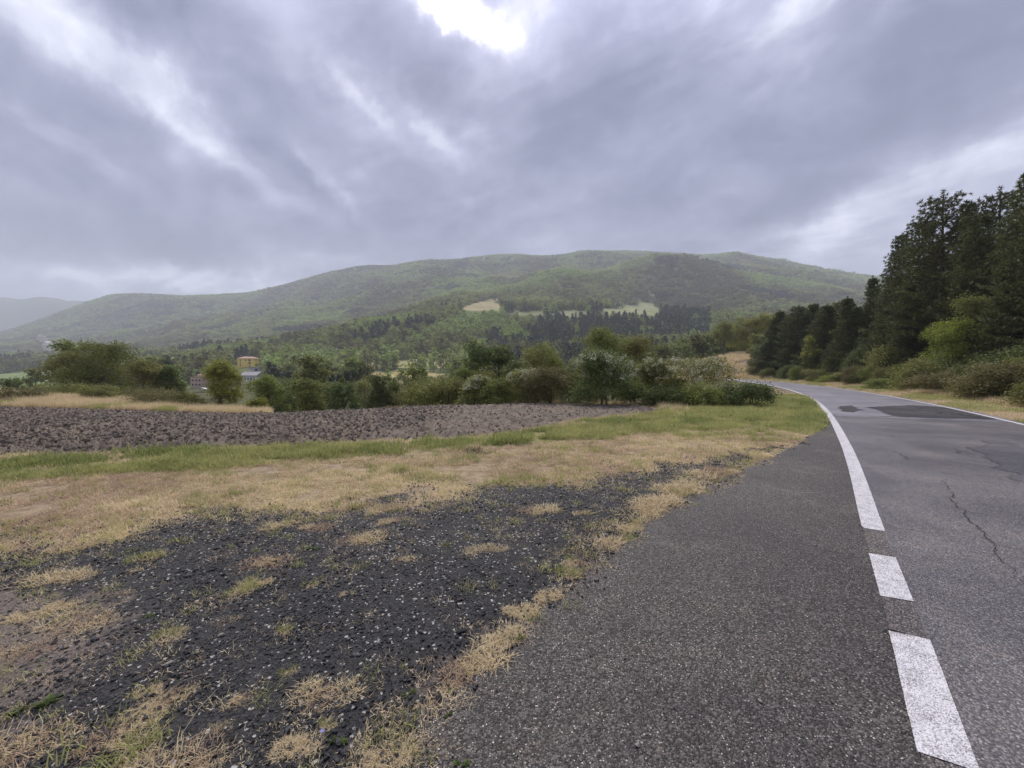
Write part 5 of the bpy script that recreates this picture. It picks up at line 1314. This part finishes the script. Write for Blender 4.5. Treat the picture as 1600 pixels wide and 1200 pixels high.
sc = np.where(idx >= 10, .5 + .5 * rng.random(len(x_)), (1.3 + .8 * rng.random(len(x_))) * (1 + .03 * Y))
scatter('roadside_grass', np.stack([x_, Y, zt(x_, Y)], 1), rots(len(x_)), sc, idx, rng.random(len(x_)), GRS, kind='stuff', label='dry grass on the verge right of the road')
# tall dry grass on the bank left of the field, and on the mound by the bend
x_, Y = grass_points(26000, -2.2, -.60, 22.0, 33, 1.0)
px = 800 + 600 * x_ / Y; k = (px < 420) & (sd_poly(x_, Y, FIELD) < -.05) & (fbm(x_ * .5, Y * .5, 3, 92) > -.35); x_, Y = x_[k], Y[k]
gi = fbm(x_ * .35, Y * .35, 3, 93) > .5
idx = np.where(gi, 13, 10 + rng.integers(0, 3, len(x_)))
scatter('bank_grass', np.stack([x_, Y, zt(x_, Y)], 1), rots(len(x_)), .6 + .7 * rng.random(len(x_)), idx, np.clip(.6 + .25 * rng.normal(size=len(x_)), 0, 1), GRS, kind='stuff', label='tall dry grass on the bank beyond the field')
x_, Y = grass_points(14000, .30, .68, 66, 128, 1.0); k = np.abs(seg_dist(x_, Y, MIDC)) > 3.6; x_, Y = x_[k], Y[k]
k = fbm(x_ * .25, Y * .25, 3, 94) > -.05; x_, Y = x_[k], Y[k]
scatter('mound_grass', np.stack([x_, Y, zt(x_, Y)], 1), rots(len(x_)), 1.2 + 1.3 * rng.random(len(x_)), 10 + rng.integers(0, 3, len(x_)), rng.random(len(x_)), GRS, kind='stuff', label='dry grass on the brown bank at the road bend')
# field-edge weeds on the right tip and under the hedge
x_, Y = grass_points(9000, -.35, .72, 14, 24, 1.0)
k = (seg_dist(x_, Y, LLINE) < -2.0) & (np.abs(sd_poly(x_, Y, FIELD)) < 1.0) & (sd_poly(x_, Y, FIELD) < -.02) & (Y > 15.2); x_, Y = x_[k], Y[k]
scatter('hedge_foot_weeds', np.stack([x_, Y, zt(x_, Y)], 1), rots(len(x_)), .35 + .5 * rng.random(len(x_)), rng.choice([10, 11, 12, 13, 13], len(x_)), rng.random(len(x_)), GRS, kind='stuff', label='dry weeds at the foot of the hedge')

# small stray straws and weeds all over the gravel (too many to count)
x_, Y = grass_points(22000, -1.7, .9, 1.2, 8, 1.2)
gsd = gravel_sd(x_, Y); de = np.abs(seg_dist(x_, Y, EDGE))
den = np.clip(.085 + .55 * np.exp(-de / .09) * (fbm(x_ * 2.2, Y * 2.2, 2, 95) > .0) + .95 * np.exp(-np.abs(gsd) / .38) * (Y > 3) + .45 * (fbm(x_ * 1.5, Y * 1.5, 3, 96) > .28) + .5 * np.clip(1 - (x_ + 1.6 * Y) / 2.0, 0, 1) * (Y < 3), 0, 1)
k = (gsd > -.12) & (rng.random(len(x_)) < den * .8); x_, Y = x_[k], Y[k]
idx = rng.choice([0, 1, 2, 3, 4, 0, 1, 2, 0, 1, 2, 3, 4, 5, 6], len(x_))
scatter('stray_grass', np.stack([x_, Y, np.full(len(x_), .006)], 1), rots(len(x_)), .35 + .75 * rng.random(len(x_)) ** 1.5, idx, rng.random(len(x_)), GRS, kind='stuff', label='sparse dry straws and small weeds growing through the gravel')

# ------------------------------------------------------------------ the larger tufts, each a thing
TF = [tuft(600 + i, 260, .075, .095, 1.15, M['straw_pale'], .0021, 3) for i in range(3)] + [tuft(604, 240, .07, .10, 1.25, M['straw_pink'], .002, 3)]
TG = [tuft(610 + i, 90, .08, .07, .9, M['blade_green'], .0022, 3) for i in range(2)]
def leafy(seed, n, r_, mat):
    rng = np.random.default_rng(seed); V = []; F = []; T = []
    for i in range(n):
        a = rng.random() * 6.28; L = r_ * (.5 + .6 * rng.random()); el_ = .15 + .9 * rng.random(); d = np.array((math.cos(a) * math.cos(el_), math.sin(a) * math.cos(el_), math.sin(el_)))
        s_ = np.cross(d, (0, 0, 1)); s_ /= np.linalg.norm(s_); w_ = L * .13; k = len(V)
        V += [(0, 0, 0), tuple(d * L * .5 - s_ * w_ + (0, 0, .004)), tuple(d * L - np.array((0, 0, L * .2))), tuple(d * L * .5 + s_ * w_ + (0, 0, .004)), tuple(d * L * .5 - np.array((0, 0, .003)))]
        F += [(k, k + 1, k + 4), (k + 1, k + 2, k + 4), (k + 2, k + 3, k + 4), (k + 3, k, k + 4)]; T += [rng.random()] * 4
    me = bpy.data.meshes.new('leaves'); me.from_pydata(V, [], F); me.materials.append(mat); at_ = me.attributes.new('tint', 'FLOAT', 'FACE'); at_.data.foreach_set('value', np.array(T, np.float32)); me.update(); return me
M['weed'] = leaf_mat('weed_leaf', (.055, .085, .025), (.17, .22, .06), trans=.3); LEAFY = [leafy(620 + i, 30, .07, M['weed']) for i in range(2)]
m, t = new_mat('petal'); finish(m, t, (.28, .30, .62), .6); M['petal'] = m
TUFTS = [  # photo px, py, width in px, kind, label
    (100, 905, 80, 'd', 'large tan grass tuft with a green base at the left of the gravel'), (95, 950, 50, 'd', 'flat tan tuft below the large one at the left'),
    (22, 968, 60, 'd', 'pale dry tuft at the left edge of the gravel'), (25, 1022, 75, 'd', 'rusty dry tuft low at the left edge'),
    (130, 972, 90, 'd', 'long flat streak of dry grass left of the small weed'), (260, 995, 70, 'g', 'flat greenish tuft in the left of the gravel'),
    (375, 925, 60, 'g', 'brown and green tuft left of the centre of the gravel'), (400, 912, 40, 'd', 'small orange tuft against the brown and green tuft'),
    (355, 972, 32, 'd', 'small orange-brown tuft below the brown and green one'), (495, 825, 50, 'd', 'tan tuft just below the rim of dry grass'),
    (415, 880, 60, 'd', 'pale pinkish tuft on the upper left gravel'), (440, 822, 45, 'd', 'pale tuft on the upper rim left of the tan one'),
    (562, 845, 60, 'd', 'wide flat tuft in the upper middle gravel'), (610, 815, 34, 'd', 'small tuft between the wide flat tuft and the rim'), (605, 795, 55, 'd', 'flat tuft hugging the rim of dry grass'),
    (452, 1050, 36, 'g', 'brownish green weed in the middle of the gravel'), (445, 985, 36, 'g', 'little yellow-green tuft above the brownish weed'),
    (510, 1085, 95, 'd', 'long arched row of pale straw in the lower gravel'), (375, 1100, 50, 'd', 'pale ragged tuft left of the long arched row'), (340, 1140, 36, 'd', 'small pale tuft below the ragged tuft'),
    (462, 1172, 60, 'd', 'small pinkish straw tuft near the bottom'), (510, 1132, 40, 'g', 'yellow-green weed right below the arched row'),
    (527, 1165, 60, 'l', 'dark green leafy weed with a small blue flower'), (638, 1088, 44, 'l', 'bright green leafy weed beside the asphalt edge'),
    (45, 1115, 100, 'l', 'grey-green leafy weed at the lower left'), (50, 1165, 110, 'd', 'large rusty mat of dead grass at the lower left corner'), (190, 1155, 80, 'd', 'ragged dry tuft near the lower left corner'),
    (200, 1185, 110, 'g', 'dark green and brown tuft at the bottom left'), (300, 1192, 110, 'd', 'straw mat at the bottom edge'), (600, 1185, 80, 'd', 'pale straw tuft at the bottom beside the asphalt'),
    (225, 1118, 56, 'd', 'thin yellowish tuft in the lower left gravel'), (265, 1090, 60, 'd', 'pinkish straws left of the pale ragged tuft'), (228, 1085, 40, 'd', 'small pale tuft with one long straw'),
    (740, 1040, 95, 'd', 'pinkish dry tuft on the asphalt edge'), (790, 1000, 60, 'd', 'pale dry tuft on the asphalt edge above the pinkish one'), (806, 1000, 42, 'l', 'small dark green weed on the asphalt edge'),
    (815, 955, 60, 'd', 'scattered pale straws on the asphalt edge'), (855, 935, 45, 'd', 'thin dry tuft where the edge turns'), (890, 897, 52, 'g', 'green and brown tuft on the asphalt edge'),
    (895, 882, 36, 'd', 'pinkish tuft right above the green and brown one'), (955, 848, 44, 'd', 'dense orange tuft on the asphalt edge'), (985, 828, 40, 'd', 'orange tuft further up the asphalt edge'),
    (1030, 790, 80, 'd', 'broad straw tuft spilling over the asphalt edge'), (1060, 765, 70, 'd', 'yellow straw tuft at the upper asphalt edge'), (1110, 740, 80, 'd', 'flat yellow streak of grass near the top of the asphalt edge'),
    (775, 860, 32, 'd', 'small tuft with a white stone beside it'), (750, 860, 40, 'd', 'small pinkish tuft left of the white stone'), (840, 800, 60, 'd', 'flat yellow tuft in the upper right gravel'),
    (910, 803, 30, 'd', 'tiny upright tuft in the right gravel'), (630, 875, 34, 'd', 'small tuft in the middle of the gravel'), (560, 790, 40, 'd', 'flat tuft left on the gravel rim'), (487, 860, 40, 'l', 'green weed in the upper left gravel'),
    (230, 872, 60, 'g', 'faint green tuft below the left rim'), (120, 855, 60, 'd', 'tan tuft on the left rim'), (540, 930, 24, 'd', 'tiny orange tuft in the centre gravel'), (485, 915, 30, 'g', 'tiny green tuft in the centre gravel'),
    (700, 1120, 24, 'l', 'tiny green weed on the asphalt'), (720, 1196, 50, 'l', 'green weed at the bottom on the asphalt'), (190, 930, 34, 'd', 'small dry tuft right of the large tan tuft'), (230, 965, 30, 'l', 'small light green weed left of the flat greenish tuft'),
]
rg = random.Random(4); P0 = {}
for (px, py, wp, kd, lb) in TUFTS:
    X, Y_ = flat(px, py); wd = wp * Y_ / 600
    ms = {'d': TF, 'g': TG, 'l': LEAFY}[kd]
    root = empty('grass_tuft' if kd != 'l' else 'weed', (X, Y_, .008), rg.random() * .5, 1.0, label=lb, category='grass tuft' if kd != 'l' else 'weed', group='grass tufts and weeds on the gravel')
    n_ = 3 if kd == 'd' else 2
    for j in range(n_):
        me = ms[rg.randrange(len(ms))]; s_ = wd / .30 * (.7 + .5 * rg.random())
        c_ = link('blade_clump' if kd != 'l' else 'leaf_rosette', me, root, ((j - (n_ - 1) / 2) * wd * .30, rg.uniform(-.1, .1) * wd, 0), rg.random() * 6.28, (s_, s_, s_ * (.55 if kd == 'd' else .75)))
    if kd == 'g':
        link('dry_blade_clump', TF[rg.randrange(3)], root, (wd * .1, -.02, 0), 1.0, (wd / .32, wd / .32, wd / .45))
    if 'blue flower' in lb:
        mb = MB(); mb.tube([(0, 0, 0), (-.01, 0, .035), (-.03, 0, .06)], [.0015, .0012, .001], 4)
        st_o = link('flower_stem', mb.mesh('flower_stem', M['weed']), root, (-.03, 0, 0)); mb = MB()
        for k_ in range(8):
            a = k_ * pi / 4; mb.add([(0, 0, 0), (.006 * math.cos(a - .3), .006 * math.sin(a - .3), .003), (.013 * math.cos(a), .013 * math.sin(a), .004), (.006 * math.cos(a + .3), .006 * math.sin(a + .3), .003)], [(0, 1, 2, 3)])
        link('petals', mb.mesh('petals', M['petal']), st_o, (-.03, 0, .06))
X, Y_ = flat(738, 708); r_ = empty('dead_weed', (X, Y_, .006), .4, 1.0, label='dark tangled dead weed lying between the green strip and the dry grass', category='weed')
link('stalk_clump', tuft(650, 60, .22, .14, 1.0, M['weed_dead'], .004, 3), r_); link('stalk_clump', tuft(651, 50, .18, .12, 1.25, M['weed_dead'], .004, 3), r_, (.14, .03, 0))
# stones one can tell apart
for (px, py, wp, mt, lb, sd_) in [(262, 1040, 14, 'stone_pale', 'flat grey-white stone lying in the left of the gravel', 1), (527, 500 + 461, 9, 'stone_pale', 'whitish stone in a little cluster in the middle gravel', 2), (820, 861, 10, 'stone_pale', 'white stone beside a small tuft in the right gravel', 3),
        (363, 1157, 12, 'stone_dark', 'angular grey stone low in the gravel', 4), (996, 1168, 11, 'stone_pale', 'pale pebble lying on the asphalt near the bottom', 5), (1188, 1098, 9, 'stone_pale', 'small white pebble on the asphalt right of centre', 6),
        (688, 940, 11, 'stone_pale', 'pale grey stone right of the middle gravel', 7), (648, 940, 12, 'stone_pale', 'flat pale stone left of the pale grey one', 8), (840, 850, 14, 'stone_dark', 'dark flat stone right of the white stone', 9),
        (722, 990, 18, 'stone_dark', 'large dark slab half sunk in the gravel near the edge', 10), (686, 1092, 20, 'stone_dark', 'black lump of broken asphalt near the edge', 11), (755, 1150 - 250, 12, 'stone_dark', 'dark angular stone in the right gravel', 12),
        (345, 1190 - 195, 10, 'stone_pale', 'small beige stone near the flat greenish tuft', 13), (70, 1192, 12, 'stone_dark', 'grey-brown stone at the bottom left', 14), (1148, 700, 6, 'stone_pale', 'tiny white stone at the asphalt rim near the bend', 15)]:
    X, Y_ = flat(px, py); s_ = wp * Y_ / 600 / 2
    link('stone', rock(700 + sd_, I2, M[mt], .12, (1, .72, .42)), None, (X, Y_, .010 + s_ * .15), sd_ * 1.3, s_, label=lb, category='stone', group='larger stones')
# long stray straws
for i, (px, py, L, lb) in enumerate([(262, 1085, .16, 'long pale straw rising from a small tuft'), (285, 1150, .20, 'long curved straw near the bottom left'), (65, 1160, .18, 'white straw lying in the lower left corner'), (30, 955, .08, 'short white straw at the left edge'), (560, 985 + 75, .10, 'thin straw lying right of the brownish weed'),
        (1475, 1015, .05, 'short tan straw on the road beside the white line'), (985, 795, .09, 'white straw on the gravel near the broad tuft')]):
    X, Y_ = flat(px, py); a = .6 + i * .9; mb = MB()
    mb.tube([(0, 0, .008), (L * .4 * math.cos(a), L * .4 * math.sin(a), .02 + L * .12), (L * math.cos(a + .1), L * math.sin(a + .1), .012 + L * .1)], [.0016, .0014, .0008], 5)
    o = link('straw', mb.mesh('straw', M['pale_bark']), None, (X, Y_, .004 if px < 1300 else .008), 0, None, label=lb, category='straw', group='long single straws')

# ------------------------------------------------------------------ haze in the air
mb = MB(); mb.box(-8200, 4200, -3800, 3900, -160, 800)
hz = bpy.data.materials.new('haze'); hz.use_nodes = True; hz.node_tree.nodes.clear(); t = NT(hz.node_tree)
vol = t.n('ShaderNodeVolumePrincipled', {'Color': (.84, .89, 1.0, 1), 'Density': 0.00026, 'Anisotropy': 0.0})
o = t.n('ShaderNodeOutputMaterial'); hz.node_tree.links.new(vol.outputs[0], o.inputs['Volume'])
link('haze', mb.mesh('haze', hz), kind='stuff')
